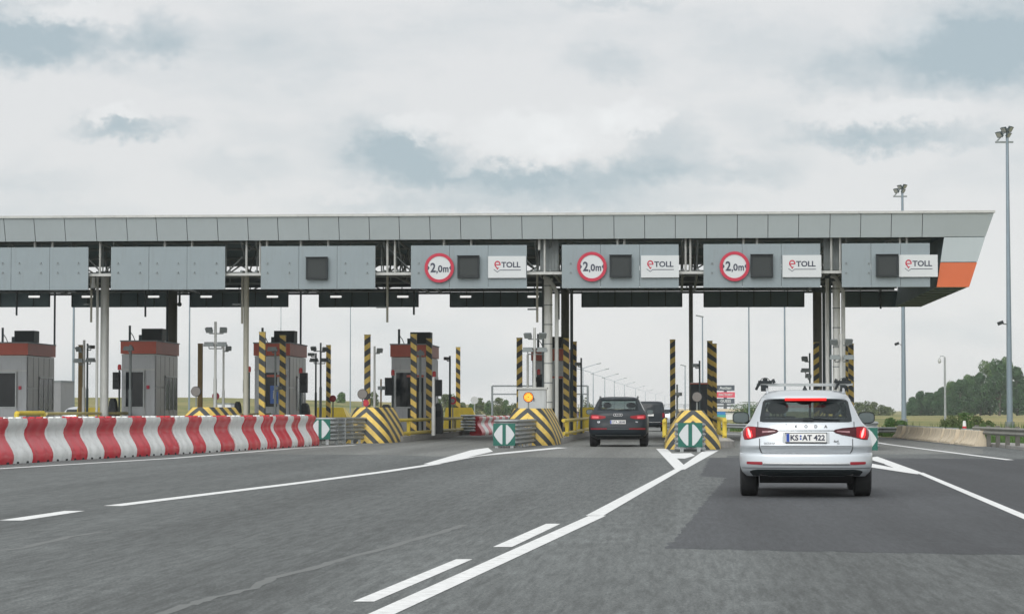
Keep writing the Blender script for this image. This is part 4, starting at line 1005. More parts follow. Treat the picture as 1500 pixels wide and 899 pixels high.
for k, (a, c) in enumerate(red_px):
    segs.append((1, a, c))
    if k+1 < len(red_px): segs.append((0, c, red_px[k+1][0]))
segs.insert(0, (0, -118, -84))
protos = {0: barrier_proto(whitep, 1.0, '', grp), 1: barrier_proto(redp, 1.0, '', grp)}
used = {0: 0, 1: 0}; cnt = {0: 0, 1: 0}; tot = {0: sum(1 for q in segs if q[0] == 0), 1: sum(1 for q in segs if q[0] == 1)}
for ci, a, c in segs:
    pa_, pc_ = base_at(a), base_at(c); d_ = pc_-pa_; L_ = d_.length; d_.normalize(); sd_ = Vector((d_.y, -d_.x, 0))
    o = protos[ci] if not used[ci] else copy_tree(protos[ci]); used[ci] = 1
    pos = pa_-sd_*.3; o.location = (pos.x, pos.y, 0); o.rotation_euler = (0, 0, math.atan2(d_.y, d_.x)-math.pi/2+R(random.uniform(-1.6, 1.6))); o.scale = (1, L_*.99, 1)
    back = tot[ci]-cnt[ci]; cnt[ci] += 1
    o['label'] = ('red' if ci else 'white')+' plastic barrier block, '+('last' if back <= 1 else ORD[back-1]+' from last')+' of its colour before the green sign'
# distant row beyond the fourth booth's lane
A2, B2 = G(697, 637.5), G(748, 632.5); D2 = B2-A2; d2 = D2.normalized(); n2_ = 11; L2 = D2.length/n2_; ang2 = math.atan2(D2.y, D2.x)-math.pi/2
pr = [barrier_proto(redp, L2-.02, '', 'far red and white barriers left of the amber lamp', .86), barrier_proto(whitep, L2-.02, '', 'far red and white barriers left of the amber lamp', .86)]
for k in range(n2_):
    ci = k % 2; o = pr[ci] if k < 2 else copy_tree(pr[ci]); p = A2+d2*L2*k; o.location = (p.x, p.y, 0); o.rotation_euler = (0, 0, ang2)
    o['label'] = f"small far {'red' if ci == 0 else 'white'} barrier block, {ORD[k]} from the left near the amber lamp"
rail_stack(PX(694, 113), 109.5, 116, .3, .98, 'short far rail stack left of the far barriers')

# concrete barriers on the right
A3, B3 = G(1318, 640.5), G(1440, 653.5); D3 = A3-B3; d3 = D3.normalized(); n3_ = 13; L3 = D3.length/n3_; ang3 = math.atan2(D3.y, D3.x)-math.pi/2
CP = [(.30, 0), (.30, .08), (.17, .24), (.12, .40), (.09, .62), (.07, .64)]
t0 = thing('concrete_barrier', '', 'barrier', (0, 0, 0), 0, 'low concrete barriers on the right'); barrier_mesh(L3-.12, 1, .80, CP, .0, 2).build('body', conc_b, t0, local=True, smooth=30)
b = MB(); b.box(-.08, .08, L3*.3, L3*.34, .51, .55); b.box(-.08, .08, L3*.7, L3*.74, .51, .55); b.each('lifting_eye', steel, t0, local=True, smooth=0)
for k in range(n3_):
    o = t0 if k == 0 else copy_tree(t0); p = B3+d3*L3*k; o.location = (p.x+random.uniform(-.04, .04), p.y, 0); o.rotation_euler = (0, 0, ang3+R(random.uniform(-3, 3)))
    o['label'] = f'low beige concrete barrier, {ORD[k]} counted from the guardrail leftwards'
# roadside guardrail on the right
weath = M('weathered_steel', (.13, .125, .11), .7, .1, .25, 3, dirt=.5)
def guardrail(pts, zt_, label, step=1.6, pw=.10, pm_=None, rm=None):
    t = thing('guardrail', label, 'guardrail', (pts[0][0], pts[0][1], 0))
    b = MB(); rail_strip(b, pts, zt_-.31); b.build('rail', rm or galv, t, smooth=40)
    for (x0, y0), (x1, y1) in zip(pts, pts[1:]):
        L = math.hypot(x1-x0, y1-y0); n = max(1, int(L/step))
        for k in range(n):
            u = k/n; b = MB(); x, y = x0+(x1-x0)*u, y0+(y1-y0)*u; b.box(x+.04, x+.04+pw, y-.05, y+.05, 0, zt_-.02); b.build('post', pm_ or galv, t, smooth=0)
guardrail([(PX(1440, 78), 80.5), (PX(1443, 78), 78), (10.45, 70), (10.5, 60)], .70, 'grey guardrail at the right picture edge', 1.5, .13, weath, M('rail_dull', (.24, .24, .215), .6, .3, .15, 3, dirt=.35))
b = MB(); b.box(10.25, 11.4, 40, 80.5, -.02, .09); struct(b.build('kerb', kerbm, smooth=0))
guardrail([(PX(1338, 103.5), 103.5), (PX(1280, 105), 105), (PX(1044, 134), 134)][::-1], .50, 'long pale guardrail across the verge behind the estate car', 3)
# ------------------------------------------------------------------ distance: masts, lamps, bridge, signs
def tall_mast(px, Y, H, wpx, label, heads=4, cam_y=None, mat=mastm, top=True):
    x = PX(px, Y); r_ = wpx/F*Y/2
    t = thing('light_mast', label, 'light mast', (x, Y, 0), 0, 'tall light masts around the plaza')
    b = MB(); b.tube((0, 0, 0), (0, 0, H), r_, r_*.45, n=14); b.build('pole', mat, t, local=True)
    b = MB(); b.tube((0, 0, 0), (0, 0, .5), r_*1.5, n=12); b.build('base', steel, t, local=True)
    if top:
        b = MB(); b.box(-.7, .35, -.06, .06, H-.6, H-.5); b.tube((0, 0, H), (0, 0, H+.25), .12, n=8); b.tube((-.6, 0, H-.5), (-.1, 0, H+.1), .05, n=6); b.build('crossarm', steel, t, local=True, smooth=0)
        for hx, hz, s, q in ((-.45, -.1, .40, -1), (-.18, .18, .36, -1), (.15, .22, .38, 1), (.05, -.12, .34, 1))[:heads]:
            n = Vector((q*.6, -.45, -.5)).normalized(); ax = Vector((0, 0, 1)).cross(n).normalized(); az_ = n.cross(ax)
            b = MB(); c = Vector((hx, -.1, H+hz)); b.obox(c, (s, s*.8, s*.3), ax, az_, n); b.obox(c+n*s*.17, (s*1.1, s*.9, s*.05), ax, az_, n); b.obox(c+n*s*.2, (s*.9, s*.7, s*.02), ax, az_, n, 1)
            b.build('floodlight', [steel_dk, steel_lt], t, local=True, smooth=0)
    if cam_y:
        z = P(px, cam_y, Y).z; b = MB(); b.tube((0, -.05, z), (-.35/25*F/Y*1.0, -.05, z+.03), .035, n=6); b.build('camera_arm', steel, t, local=True)
        b = MB(); b.obox(Vector((-.5, -.1, z+.08)), (.34, .2, .2), Vector((.9, 0, .35)).normalized(), Vector((0, 1, 0)), Vector((-.35, 0, .9)).normalized()); b.build('camera', black, t, local=True, smooth=0)
    return t
tall_mast(1479, 140, 17.4, 9, 'tall floodlight mast nearest the right picture edge', 4, 475)
tall_mast(1324, 182, 18.0, 7.4, 'tall floodlight mast rising through the orange canopy end', 4, 505)
for px, wp, Y, lab in ((107, 4.6, 210, 'blue grey mast left of the camera masts at the left'), (277, 3, 250, 'blue grey mast just right of the second booth'), (513, 2.0, 330, 'thinnest far mast left of the lone striped post'),
                       (1097.5, 3, 240, 'blue grey mast left of the estate roof aerial'), (1150, 3.4, 220, 'blue grey mast over the right side of the estate roof'), (411, 1.6, 340, 'thin far mast above the third booth')):
    tall_mast(px, Y, 18, wp, lab, 4)
# curved camera pole on the right
x, Y = PX(1384.5, 150), 150; z = P(1384, 523, Y).z
t = thing('camera_pole', 'slim pole with a hooked arm and dome camera before the dark trees', 'camera pole', (x, Y, 0))
b = MB(); b.tube((0, 0, 0), (0, 0, z), .085, .06, n=10); b.build('pole', galv, t, local=True)
b = MB(); b.path([(0, 0, z-.2), (-.02, 0, z+.02), (-.12, 0, z+.08), (-.27, 0, z+.06), (-.33, 0, z-.08)], .022, 6); b.build('hook', steel, t, local=True)
b = MB(); b.tube((-.33, 0, z-.26), (-.33, 0, z-.08), .11, .07, n=12); b.ball((-.33, 0, z-.28), .1); b.build('dome', steel_lt, t, local=True)
# red-topped marker
x, Y = PX(1412.5, 86), 86; t = thing('marker_post', 'small red and white marker above the concrete barriers', 'marker', (x, Y, 0))
b = MB(); b.tube((0, 0, 0), (0, 0, .60), .075, n=12); b.build('lower', redp, t, local=True); b = MB(); b.tube((0, 0, .602), (0, 0, .80), .07, .05, n=12); b.build('top', whitep, t, local=True)
# double arm street lamps
lam = [(854, 538.8), (869, 546), (886, 552.6), (900, 558), (915, 563.6), (931, 568.7), (945.5, 573.3), (960.5, 577), (974, 580)]
lamp_proto = None
for k, (px, py) in enumerate(lam):
    Y = F*10.8/(600-py); x = PX(px, Y)
    if lamp_proto is None:
        lamp_proto = t = thing('street_lamp', '', 'street lamp', (0, 0, 0), 0, 'row of double armed street lamps beyond the toll plaza')
        b = MB(); b.tube((0, 0, 0), (0, 0, 12), .16, .09, n=8); b.build('pole', mastm, t, local=True)
        for s in (-1, 1):
            b = MB(); b.path([(0, 0, 11.9), (s*1.2, 0, 12.3), (s*3.6, 0, 13.0)], .075, 6); b.build('arm', mastm, t, local=True)
            b = MB(); b.obox(Vector((s*4.1, 0, 13.1)), (1.2, .4, .22), Vector((1, 0, s*.22)).normalized(), Vector((0, 1, 0)), Vector((-s*.22, 0, 1)).normalized()); b.build('lamp_head', steel, t, local=True, smooth=0)
        o = t
    else: o = copy_tree(lamp_proto)
    o.location = (x, Y, 0); o['label'] = f"double armed street lamp, {ORD[k]} from the left in the receding row"
for px, y0, Y, lab in ((1029, 463, 300, 'slender single lamp behind the slim post of the kiosk'), (1003.5, 535, 420, 'slender far lamp between van and kiosk')):
    c = P(px, y0, Y); t = thing('street_lamp', lab, 'street lamp', (c.x, Y, 0))
    b = MB(); b.tube((0, 0, 0), (0, 0, c.z), .11, .07, n=8); b.build('pole', mastm, t, local=True)
    b = MB(); b.obox(Vector((-.35, 0, c.z)), (1.0, .35, .16), Vector((1, 0, -.2)).normalized(), Vector((0, 1, 0)), Vector((.2, 0, 1)).normalized()); b.build('lamp_head', steel, t, local=True, smooth=0)
# portal frame behind the lanes
t = thing('portal_frame', 'thin grey portal frame behind the white cabinet', 'portal', (PX(790, 178), 178, 0))
x0, x1 = PX(721, 178), PX(861, 178); za, zc = P(721, 565, 178).z, P(721, 577, 178).z
b = MB(); b.tube((x0, 178, 0), (x0, 178, za), .08, n=8); b.tube((x1, 178, 0), (x1, 178, za), .08, n=8); b.tube((x1-.42, 178, zc), (x1-.42, 178, 0), .06, n=8); b.build('upright', steel, t)
b = MB(); b.tube((x0, 178, za), (x1, 178, za), .06, n=8); b.tube((x0, 178, zc), (x1, 178, zc), .05, n=8); b.build('crossbar', steel, t)
# overpass
Yb = 470
t = thing('road_bridge', 'low beige road bridge with a railing under the signage tower', 'bridge', (PX(1000, Yb), Yb, 0))
xa_, xb_ = PX(838, Yb), PX(1128, Yb); zd0, zd1, zr = P(1080, 603, Yb).z, P(1080, 598.5, Yb).z, P(1080, 592, Yb).z
zd0, zd1, zr = max(.9, zd0), max(1.35, zd1), zr
b = MB(); b.box(xa_, xb_, Yb, Yb+9, zd0, zd1); b.build('deck', conc_b, t, smooth=0)
b = MB(); b.box(xa_, xb_, Yb-.02+.3, Yb+8.7, -.6, zd0-.02); b.build('abutment', M('purple_wall', (.13, .10, .15), .8, 0, .2, .3), t, smooth=0)
b = MB(); n = 30
for k in range(n+1): xk = xa_+(xb_-xa_)*k/n; b.box(xk-.05, xk+.05, Yb+.1, Yb+.2, zd1, zr)
b.box(xa_, xb_, Yb+.1, Yb+.2, zr-.1, zr); b.box(xa_, xb_, Yb+.1, Yb+.2, (zd1+zr)/2-.04, (zd1+zr)/2+.04); b.build('railing', steel, t, smooth=0)
# sign tower
Yt = 520
t = thing('signage_tower', 'tower of three shop sign panels beside the striped post', 'sign tower', (PX(1062, Yt), Yt, 0)); navy = M('panel_navy', (.035, .05, .07), .5)
fac_r = M('panel_red', (.62, .05, .09), .5)
for (a, c_, y0, y1, mt_, nm) in ((1049.5, 1076, 564, 572, navy, 'Auchan'), (1049.5, 1076.5, 574, 582, fac_r, 'FACTORY'), (1050, 1076, 583.5, 591, navy, 'GUESS')):
    p0, p1 = P(a, y1, Yt), P(c_, y0, Yt); b = MB(); b.box(p0.x, p1.x, Yt, Yt+.5, p0.z, p1.z); pn = b.build('panel', mt_, t, smooth=0)
    b = MB(); b.text(nm, lambda u, v, q: ((p0.x+p1.x)/2+u, Yt-.02-q, (p0.z+p1.z)/2+v), .85 if nm != 'FACTORY' else .72, .03, xs=1.0 if nm == 'Auchan' else .95, thick=.05); b.build('lettering', signw, t, smooth=0)
b = MB(); p0 = P(1062.5, 594, Yt); b.box(p0.x-.35, p0.x+.35, Yt+.1, Yt+.4, 0, P(1062, 566, Yt).z); b.box(PX(1050, Yt), PX(1076, Yt), Yt+.1, Yt+.4, p0.z-.15, p0.z+.12); b.build('column', navy, t, smooth=0)
# blue green banner and small pale hut behind
p0, p1 = P(1040, 615.5, 300), P(1063, 608, 300); zbot = .05
t = thing('banner', 'blue and green banner under the bridge beside the striped post', 'banner', ((p0.x+p1.x)/2, 300, 0))
b = MB(); b.box(p0.x, p1.x, 300, 300.1, .25, .25+.32); b.build('green_band', M('banner_green', (.05, .33, .25), .6), t, smooth=0)
b = MB(); b.box(p0.x, p1.x, 300, 300.1, .575, .95); b.build('blue_band', M('banner_blue', (.02, .17, .42), .6), t, smooth=0)
b = MB(); b.box(p0.x+.1, p0.x+.2, 300.02, 300.08, 0, .25); b.box(p1.x-.2, p1.x-.1, 300.02, 300.08, 0, .25); b.build('leg', steel, t, smooth=0)
c = P(1069, 611, 290); t = thing('hut', 'small pale hut right of the blue banner', 'hut', (c.x, 290, 0)); b = MB(); b.box(-.45, .45, 0, 1, 0, .72); b.build('wall', whitep, t, local=True, smooth=0); b = MB(); b.box(-.52, .52, -.06, 1.06, .722, .82); b.build('roof', steel_lt, t, local=True, smooth=0)
# grey cabin and white car far left, seen past the first booth
c = P(86.5, 557, 135); t = thing('grey_cabin', 'grey cabin seen right of the leftmost booth', 'cabin', (c.x-.1, 135, 0)); b = MB(); b.box(-.25, .2, 0, 3, 0, c.z-.1); b.build('wall', boothd, t, local=True, smooth=0); b = MB(); b.box(-.29, .24, -.04, 3.04, c.z-.098, c.z); b.build('roof', steel, t, local=True, smooth=0)
# far hut by the second camera mast
c = P(330, 590, 150); t = thing('white_cabin', 'low white cabin behind the warning lamp over the barriers', 'cabin', (c.x, 150, 0)); b = MB(); b.box(-.5, .35, 0, 3, 0, 1.55); b.build('wall', whitep, t, local=True, smooth=0); b = MB(); b.box(-.54, .39, -.04, 3.04, 1.552, 1.62); b.build('roof', steel, t, local=True, smooth=0)
# back of a round road sign far left of the portal
c = P(695, 586, 190); t = thing('back_of_sign', 'grey back of a road sign before the far bushes', 'sign', (c.x, 190, 0)); b = MB(); b.tube((0, 0, c.z), (0, .04, c.z), .32, n=8); b.build('plate', steel_lt, t, local=True); b = MB(); b.tube((0, .08, 0), (0, .08, c.z+.2), .04, n=6); b.build('pole', galv, t, local=True)

# ------------------------------------------------------------------ trees and bushes
def leafmat(name, c0, c1):
    m = bpy.data.materials.new(name); m.use_nodes = True; t = m.node_tree; b = t.nodes['Principled BSDF']; b.inputs['Roughness'].default_value = .7; b.inputs['Specular IOR Level'].default_value = .2
    g = t.nodes.new('ShaderNodeTexCoord'); n = t.nodes.new('ShaderNodeTexNoise'); n.inputs['Scale'].default_value = .55; n.inputs['Detail'].default_value = 7; n.inputs['Roughness'].default_value = .75; t.links.new(g.outputs['Object'], n.inputs['Vector'])
    r = t.nodes.new('ShaderNodeValToRGB'); r.color_ramp.elements[0].position = .33; r.color_ramp.elements[1].position = .68; r.color_ramp.elements[0].color = (*c0, 1); r.color_ramp.elements[1].color = (*c1, 1)
    t.links.new(n.outputs['Fac'], r.inputs[0]); t.links.new(r.outputs[0], b.inputs['Base Color']); return m
leaf_d = leafmat('leaves_dark', (.022, .060, .028), (.065, .125, .045)); leaf_m = leafmat('leaves_mid', (.040, .090, .028), (.105, .175, .050)); leaf_b = leafmat('leaves_olive', (.060, .088, .035), (.13, .16, .06))
bark = M('bark', (.10, .085, .07), .9, 0, .3, 3)
def tree(x, y, h, wd, label, mat, seed, n=2600, low=.08, leaf=.34, group='dark trees at the edge of the field on the right', nm='tree', cat='tree', z0=0):
    rnd = random.Random(seed)
    t = thing(nm, label, cat, (x, y, z0), 0, group)
    b = MB(); b.path([(0, 0, 0), (.1*h*.1, 0, h*.3), (rnd.uniform(-.2, .2), 0, h*.75)], .022*h, 7)
    lobes = []
    for k in range(15):
        u = rnd.uniform(low, .9); a = rnd.uniform(0, 6.28); rr = wd*.5*math.sin(math.pi*min(1, (u*.9+.12)))**.6*rnd.uniform(.25, .75)
        c = Vector((math.cos(a)*rr, math.sin(a)*rr*.8, h*u)); r_ = wd*rnd.uniform(.17, .28)*(1.15-.5*u)
        lobes.append((c, r_)); b.path([(0, 0, h*u*.6), tuple(c*.6+Vector((0, 0, h*u*.35))), tuple(c)], .007*h, 5)
    lobes.append((Vector((0, 0, h*.84)), wd*.18)); lobes.append((Vector((0, 0, h*.5)), wd*.34)); lobes.append((Vector((rnd.uniform(-.1, .1)*wd, 0, h*.25)), wd*.32))
    b.build('trunk', bark, t, local=True)
    vs, fs = [], []
    for k in range(n):
        c, r_ = rnd.choice(lobes)
        d = Vector((rnd.gauss(0, 1), rnd.gauss(0, 1), rnd.gauss(0, 1))).normalized()
        p = c+Vector((d.x*r_, d.y*r_, d.z*r_*1.15))*rnd.uniform(.55, 1.0)**.5*rnd.choice((1, 1, 1, 1.12))
        if p.z < .02*h: p.z = abs(p.z)+.02*h
        p.z = min(p.z, h)
        nn = (d+Vector((rnd.gauss(0, .7), rnd.gauss(0, .7), rnd.gauss(0, .7)+.3))).normalized(); u = nn.orthogonal().normalized(); v = nn.cross(u); a = rnd.uniform(0, 6.28)
        u, v = u*math.cos(a)+v*math.sin(a), v*math.cos(a)-u*math.sin(a); s = leaf*rnd.uniform(.6, 1.3)
        o = len(vs); vs += [p-u*s*.5, p+v*s*.32, p+u*s*.5, p-v*s*.32]; fs.append((o, o+1, o+2, o+3))
    m_ = MB(); m_.add(vs, fs); m_.build('crown', mat, t, local=True, smooth=0, recalc=False)
    return t
tr = [(1337, 583, 12, 500, 'd'), (1349, 574, 14, 505, 'd'), (1364, 576, 16, 500, 'd'), (1379, 570, 16, 495, 'd'), (1393, 560, 18, 500, 'm'), (1407, 558, 20, 490, 'd'), (1421, 553, 20, 498, 'm'), (1436, 545, 22, 488, 'd'),
      (1450, 532, 24, 492, 'm'), (1464, 528, 26, 485, 'd'), (1477, 526, 22, 500, 'm'), (1490, 538, 20, 486, 'd'), (1503, 552, 20, 492, 'm')]
for k, (px, yt, wp, Y, q) in enumerate(tr):
    s = F/Y; h = (606-yt)/s+.6
    tree(PX(px, Y), Y, h*random.uniform(.96, 1.05), wp/s*1.85, f"leafy {'dark' if q == 'd' else 'mid green'} tree, {ORD[k]} from the left in the wood at the right", leaf_d if q == 'd' else leaf_m, 100+k, n=int(3200+h*330), leaf=.40)
for k, (px, yt, wp, Y) in enumerate([(1258, 590, 14, 520), (1270, 588, 15, 525), (1281, 589, 12, 518), (1292, 594, 14, 522), (1302, 597, 12, 520)]):
    s = F/Y; tree(PX(px, Y), Y, (606-yt)/s+.4, wp/s*1.5, f"small far tree, {ORD[k]} from the left beyond the white estate's right mirror", leaf_b, 200+k, n=900, leaf=.36, group='small far trees right of the estate car')
for k, (px, yt, wp, Y) in enumerate([(640, 585, 12, 420), (652, 579, 16, 415), (663, 577, 14, 420), (676, 590, 10, 425), (690, 590, 10, 420), (702, 581, 14, 415), (716, 584, 12, 420), (729, 579, 15, 418), (742, 582, 13, 422), (756, 586, 13, 418), (768, 580, 14, 420), (403, 584, 10, 400), (500, 590, 10, 420), (548, 585, 10, 420)]):
    s = F/Y; z0 = hill(PX(px, Y), Y); tree(PX(px, Y), Y, (602-yt)/s+.4, wp/s*1.5, f"low far tree, {ORD[k]} from the left right of the fourth booth" if k < 11 else ['small far tree seen between the posts of the third booth', 'small far tree above the last barrier segments', 'small far tree right of the lone striped post'][k-11], leaf_b if k % 2 else leaf_m, 300+k, n=1100, leaf=.34, group='low trees beyond the verge', z0=z0)
tree(PX(858, 400), 400, 3.2, 2.8, 'small pale green tree left of the black suv roof', leaf_b, 401, 800, leaf=.3, group='low trees beyond the verge')
for k, (px, yt, wp, Y, lab) in enumerate([(1395, 610, 26, 128, 'round green bush left of the small marker'), (1413, 606, 26, 134, 'green bush behind the small marker'), (1432, 611, 22, 126, 'green bush right of the small marker'), (1304, 613, 16, 130, 'green bush left of the second tall mast'), (1388, 617, 18, 122, 'low bush at the foot of the camera pole'), (1320, 617, 16, 130, 'low bush right beside the second tall mast'), (1448, 617, 16, 124, 'small low bush beside the grey guardrail')]):
    s = F/Y; h = (600-yt)/s+EYE+.05; tree(PX(px, Y), Y, max(.5, h), wp/s*1.35, lab, leaf_m if k % 2 else leaf_b, 500+k, n=1500, leaf=.10, group='bushes on the right verge', nm='bush', cat='bush', low=.02)
for k, (px, Y, w_, h, lab) in enumerate([(1087, 330, 3.6, 1.9, 'green bushes in front of the bridge left of the estate mirror'), (1102, 330, 3.2, 1.7, 'green bush behind the left estate mirror'), (1096, 350, 5, 2.3, 'taller green bush by the bridge end')]):
    tree(PX(px, Y), Y, h, w_, lab, leaf_m, 600+k, 900, leaf=.2, group='bushes by the bridge', nm='bush', cat='bush', low=.02)
# grass along the right verge and behind
def grass(name, pts, n, h, seed):
    rnd = random.Random(seed); vs, fs = [], []
    (xa_, ya_), (xb_, yb_), dep = pts
    for k in range(n):
        u = rnd.random(); x = xa_+(xb_-xa_)*u+rnd.uniform(0, dep[0]); y = ya_+(yb_-ya_)*u+rnd.uniform(0, dep[1]); hh = h*rnd.uniform(.4, 1.2)*(1 if rnd.random() < .9 else 1.8); a = rnd.uniform(0, 3.14); w_ = rnd.uniform(.02, .05)
        dx, dy = math.cos(a)*w_, math.sin(a)*w_; l = rnd.uniform(-.1, .1)
        o = len(vs); vs += [(x-dx, y-dy, 0), (x+dx, y+dy, 0), (x+l, y+l, hh)]; fs.append((o, o+1, o+2))
    m_ = MB(); m_.add(vs, fs); o = m_.build(name, leaf_m, smooth=0, recalc=False); o['kind'] = 'stuff'; return o
tag(grass('verge_grass', ((PX(1285, 104), 105), (PX(1045, 135), 136), (1.5, 16)), 9000, .28, 1), 'green grass on the verge behind the long guardrail', 'grass')
tag(grass('roadside_grass', ((11.5, 70), (10.2, 104), (5, 8)), 12000, .35, 2), 'tall green grass behind the concrete barriers', 'grass')

# ------------------------------------------------------------------ cars
def interp(levels, z):
    L = levels
    if z <= L[0][0]: return L[0][1:]
    if z >= L[-1][0]: return L[-1][1:]
    for i in range(len(L)-1):
        if L[i][0] <= z <= L[i+1][0]: break
    u = (z-L[i][0])/(L[i+1][0]-L[i][0]); dz = L[i+1][0]-L[i][0]; out = []
    for c in range(1, len(L[0])):
        y0, y1 = L[i][c], L[i+1][c]; d = (y1-y0)/dz
        d0 = (y0-L[i-1][c])/(L[i][0]-L[i-1][0]) if i > 0 else d; d1 = (L[i+2][c]-y1)/(L[i+2][0]-L[i+1][0]) if i+2 < len(L) else d
        m0 = 0 if d0*d <= 0 else 2*d0*d/(d0+d); m1 = 0 if d1*d <= 0 else 2*d1*d/(d1+d)
        out.append((2*u**3-3*u*u+1)*y0+(u**3-2*u*u+u)*dz*m0+(-2*u**3+3*u*u)*y1+(u**3-u*u)*dz*m1)
    return out
PE = 2.7
class Car:
    def __init__(s, levels): s.L = levels
    def ry(s, x, z):
        yr, W, Rr, yf, Rf = interp(s.L, z); q = min(1, abs(x)/W); return yr+Rr*(1-(1-q**PE)**(1/PE))
    def ring(s, z, nr=16, ns=14):
        yr, W, Rr, yf, Rf = interp(s.L, z); pts = []
        for i in range(nr+1):
            a = math.pi/2*i/nr; pts.append((W*math.sin(a)**(2/PE), yr+Rr*(1-math.cos(a)**(2/PE))))
        ya, yb = yr+Rr, yf-Rf
        for i in range(1, ns): pts.append((W, ya+(yb-ya)*i/ns))
        for i in range(nr+1):
            a = math.pi/2*(1-i/nr); pts.append((W*math.sin(a)**(2/2.2), yf-Rf*(1-math.cos(a)**(2/2.2))))
        left = [(-x, y) for x, y in reversed(pts[1:-1])]
        return [(x, y, z) for x, y in pts+left]
    def shell(s, name, mat, parent, holes, wheels, zs):
        b = MB(); b.rings([s.ring(z) for z in zs]); o = b.build(name, mat, None, smooth=0)
        cb = MB()
        for (y, r_) in wheels:
            cb.tube((-1.3, y, r_*.98), (1.3, y, r_*.98), r_*1.13, n=36)
        cut = cb.build('cut', mat, None, smooth=0)
        md = o.modifiers.new('b', 'BOOLEAN'); md.object = cut; md.operation = 'DIFFERENCE'; md.solver = 'EXACT'
        bpy.context.view_layer.update(); dg = bpy.context.evaluated_depsgraph_get()
        me = bpy.data.meshes.new_from_object(o.evaluated_get(dg)); o.modifiers.clear(); old = o.data; o.data = me; bpy.data.meshes.remove(old); bpy.data.objects.remove(cut)
        bm = bmesh.new(); bm.from_mesh(me)
        kill = [f for f in bm.faces if any(h(f.calc_center_median(), f.normal) for h in holes)]
        bmesh.ops.delete(bm, geom=kill, context='FACES'); bm.to_mesh(me); bm.free(); soften(me, 32); me.name = name
        o.parent = parent; return o
    def patch(s, name, mat, parent, cols, off=.008, nx=3, nz=8, thick=.02, sub=24):
        """a skin over the rear: cols = [(x, zlow, zhigh), ...]"""
        pts = []
        for (x0, a0, b0), (x1, a1, b1) in zip(cols, cols[1:]):
            m = max(1, int(abs(x1-x0)/.03))
            for k in range(m): u = k/m; pts.append((x0+(x1-x0)*u, a0+(a1-a0)*u, b0+(b1-b0)*u))
        pts.append(cols[-1]); rows = []
        for x, a, c in pts: rows.append([(x, s.ry(x, a+(c-a)*j/nz)-off, a+(c-a)*j/nz) for j in range(nz+1)]+[(x, s.ry(x, a+(c-a)*j/nz)-off+thick, a+(c-a)*j/nz) for j in range(nz, -1, -1)])
        b = MB(); b.rings(rows); return b.build(name, mat, parent, local=True, smooth=40)
    def side(s, name, mat, parent, cols, sg, off=.008, nz=6, thick=.012):
        """a skin over the side: cols = [(y, zlow, zhigh), ...]"""
        rows = []
        for y, a, c in cols:
            def sx(z): return interp(s.L, z)[1]
            rows.append([(sg*(sx(a+(c-a)*j/nz)+off), y, a+(c-a)*j/nz) for j in range(nz+1)]+[(sg*(sx(a+(c-a)*j/nz)+off-thick), y, a+(c-a)*j/nz) for j in range(nz, -1, -1)])
        b = MB(); b.rings(rows); return b.build(name, mat, parent, local=True, smooth=40)
def wheel(parent, x, y, r_, w_, sg, rimmat):
    b = MB(); xs_ = [(-.5, .80), (-.47, .93), (-.40, .985), (-.25, 1.0), (.25, 1.0), (.40, .985), (.47, .93), (.5, .80), (.5, .62), (-.5, .62)]
    n = 32; rings = []
    for k in range(n+1):
        a = 2*math.pi*k/n; rings.append([(x+u*w_, y+math.sin(a)*v*r_, r_+math.cos(a)*v*r_) for u, v in xs_])
    b.rings(rings, cap=False); b.build('tyre', rubber, parent, local=True, smooth=30)
    b = MB(); b.tube((x-w_*.35, y, r_), (x+sg*w_*.30, y, r_), r_*.62, n=24)
    for k in range(5):
        a = 2*math.pi*k/5; c = Vector((x+sg*w_*.36, y+math.sin(a)*r_*.33, r_+math.cos(a)*r_*.33)); d = Vector((0, math.sin(a), math.cos(a))); b.obox(c, (r_*.58, .06, .03), d, Vector((1, 0, 0)).cross(d), Vector((1, 0, 0)))
    b.build('rim', rimmat, parent, local=True, smooth=30)
def mirror(parent, x, y, z, sg, mat, w_=.25, h=.17):
    t = MB(); rings = []
    for k in range(5):
        u = k/4; s_ = (1-.55*u*u); ring = []
        for a in range(20):
            an = 2*math.pi*a/20; e_ = 2/3.2; ca, sa = math.cos(an), math.sin(an)
            ring.append((x+math.copysign(abs(ca)**e_, ca)*w_/2*s_, y+u*.20, z+math.copysign(abs(sa)**e_, sa)*h/2*s_))
        rings.append(ring)
    t.rings(rings); o = t.build('mirror', mat, parent, local=True, smooth=50)
    b = MB(); ring = []
    for q in (0, .006):
        ring.append([(x+math.copysign(abs(math.cos(2*math.pi*a/20))**.62, math.cos(2*math.pi*a/20))*w_*.44, y-.002-q, z+math.copysign(abs(math.sin(2*math.pi*a/20))**.62, math.sin(2*math.pi*a/20))*h*.42) for a in range(20)])
    b.rings(ring); b.build('mirror_glass', M('mirror_glass', (.10, .125, .13), .08, .6, .05), o, local=True, smooth=0)
    b = MB(); b.obox(Vector((x-sg*w_*.52, y+.12, z-h*.36)), (.16, .07, .05), Vector((1, 0, 0)), Vector((0, 1, 0)), Vector((0, 0, 1))); b.build('mirror_stalk', black, o, local=True, smooth=0)
tail_dk = M('tail_dark_red', (.055, .010, .014), .35, 0, .1, 5, spec=.2)
tail_red = M('tail_red', (.24, .006, .012), .3, 0, .1, 5, spec=.25)
tail_lit = M('tail_lit', (.4, .01, .01), .3, 0, 0, 1, emit=1.0, emitcol=(1, .015, .02))
tail_core = M('tail_core', (1, .2, .2), .2, 0, 0, 1, emit=1.8, emitcol=(1, .28, .26))
brake = M('brake_lit', (.4, .01, .01), .3, 0, 0, 1, emit=1.0, emitcol=(1, .012, .008))
refl = M('reflector_red', (.24, .006, .016), .3, 0, .05, 5, coat=.3)
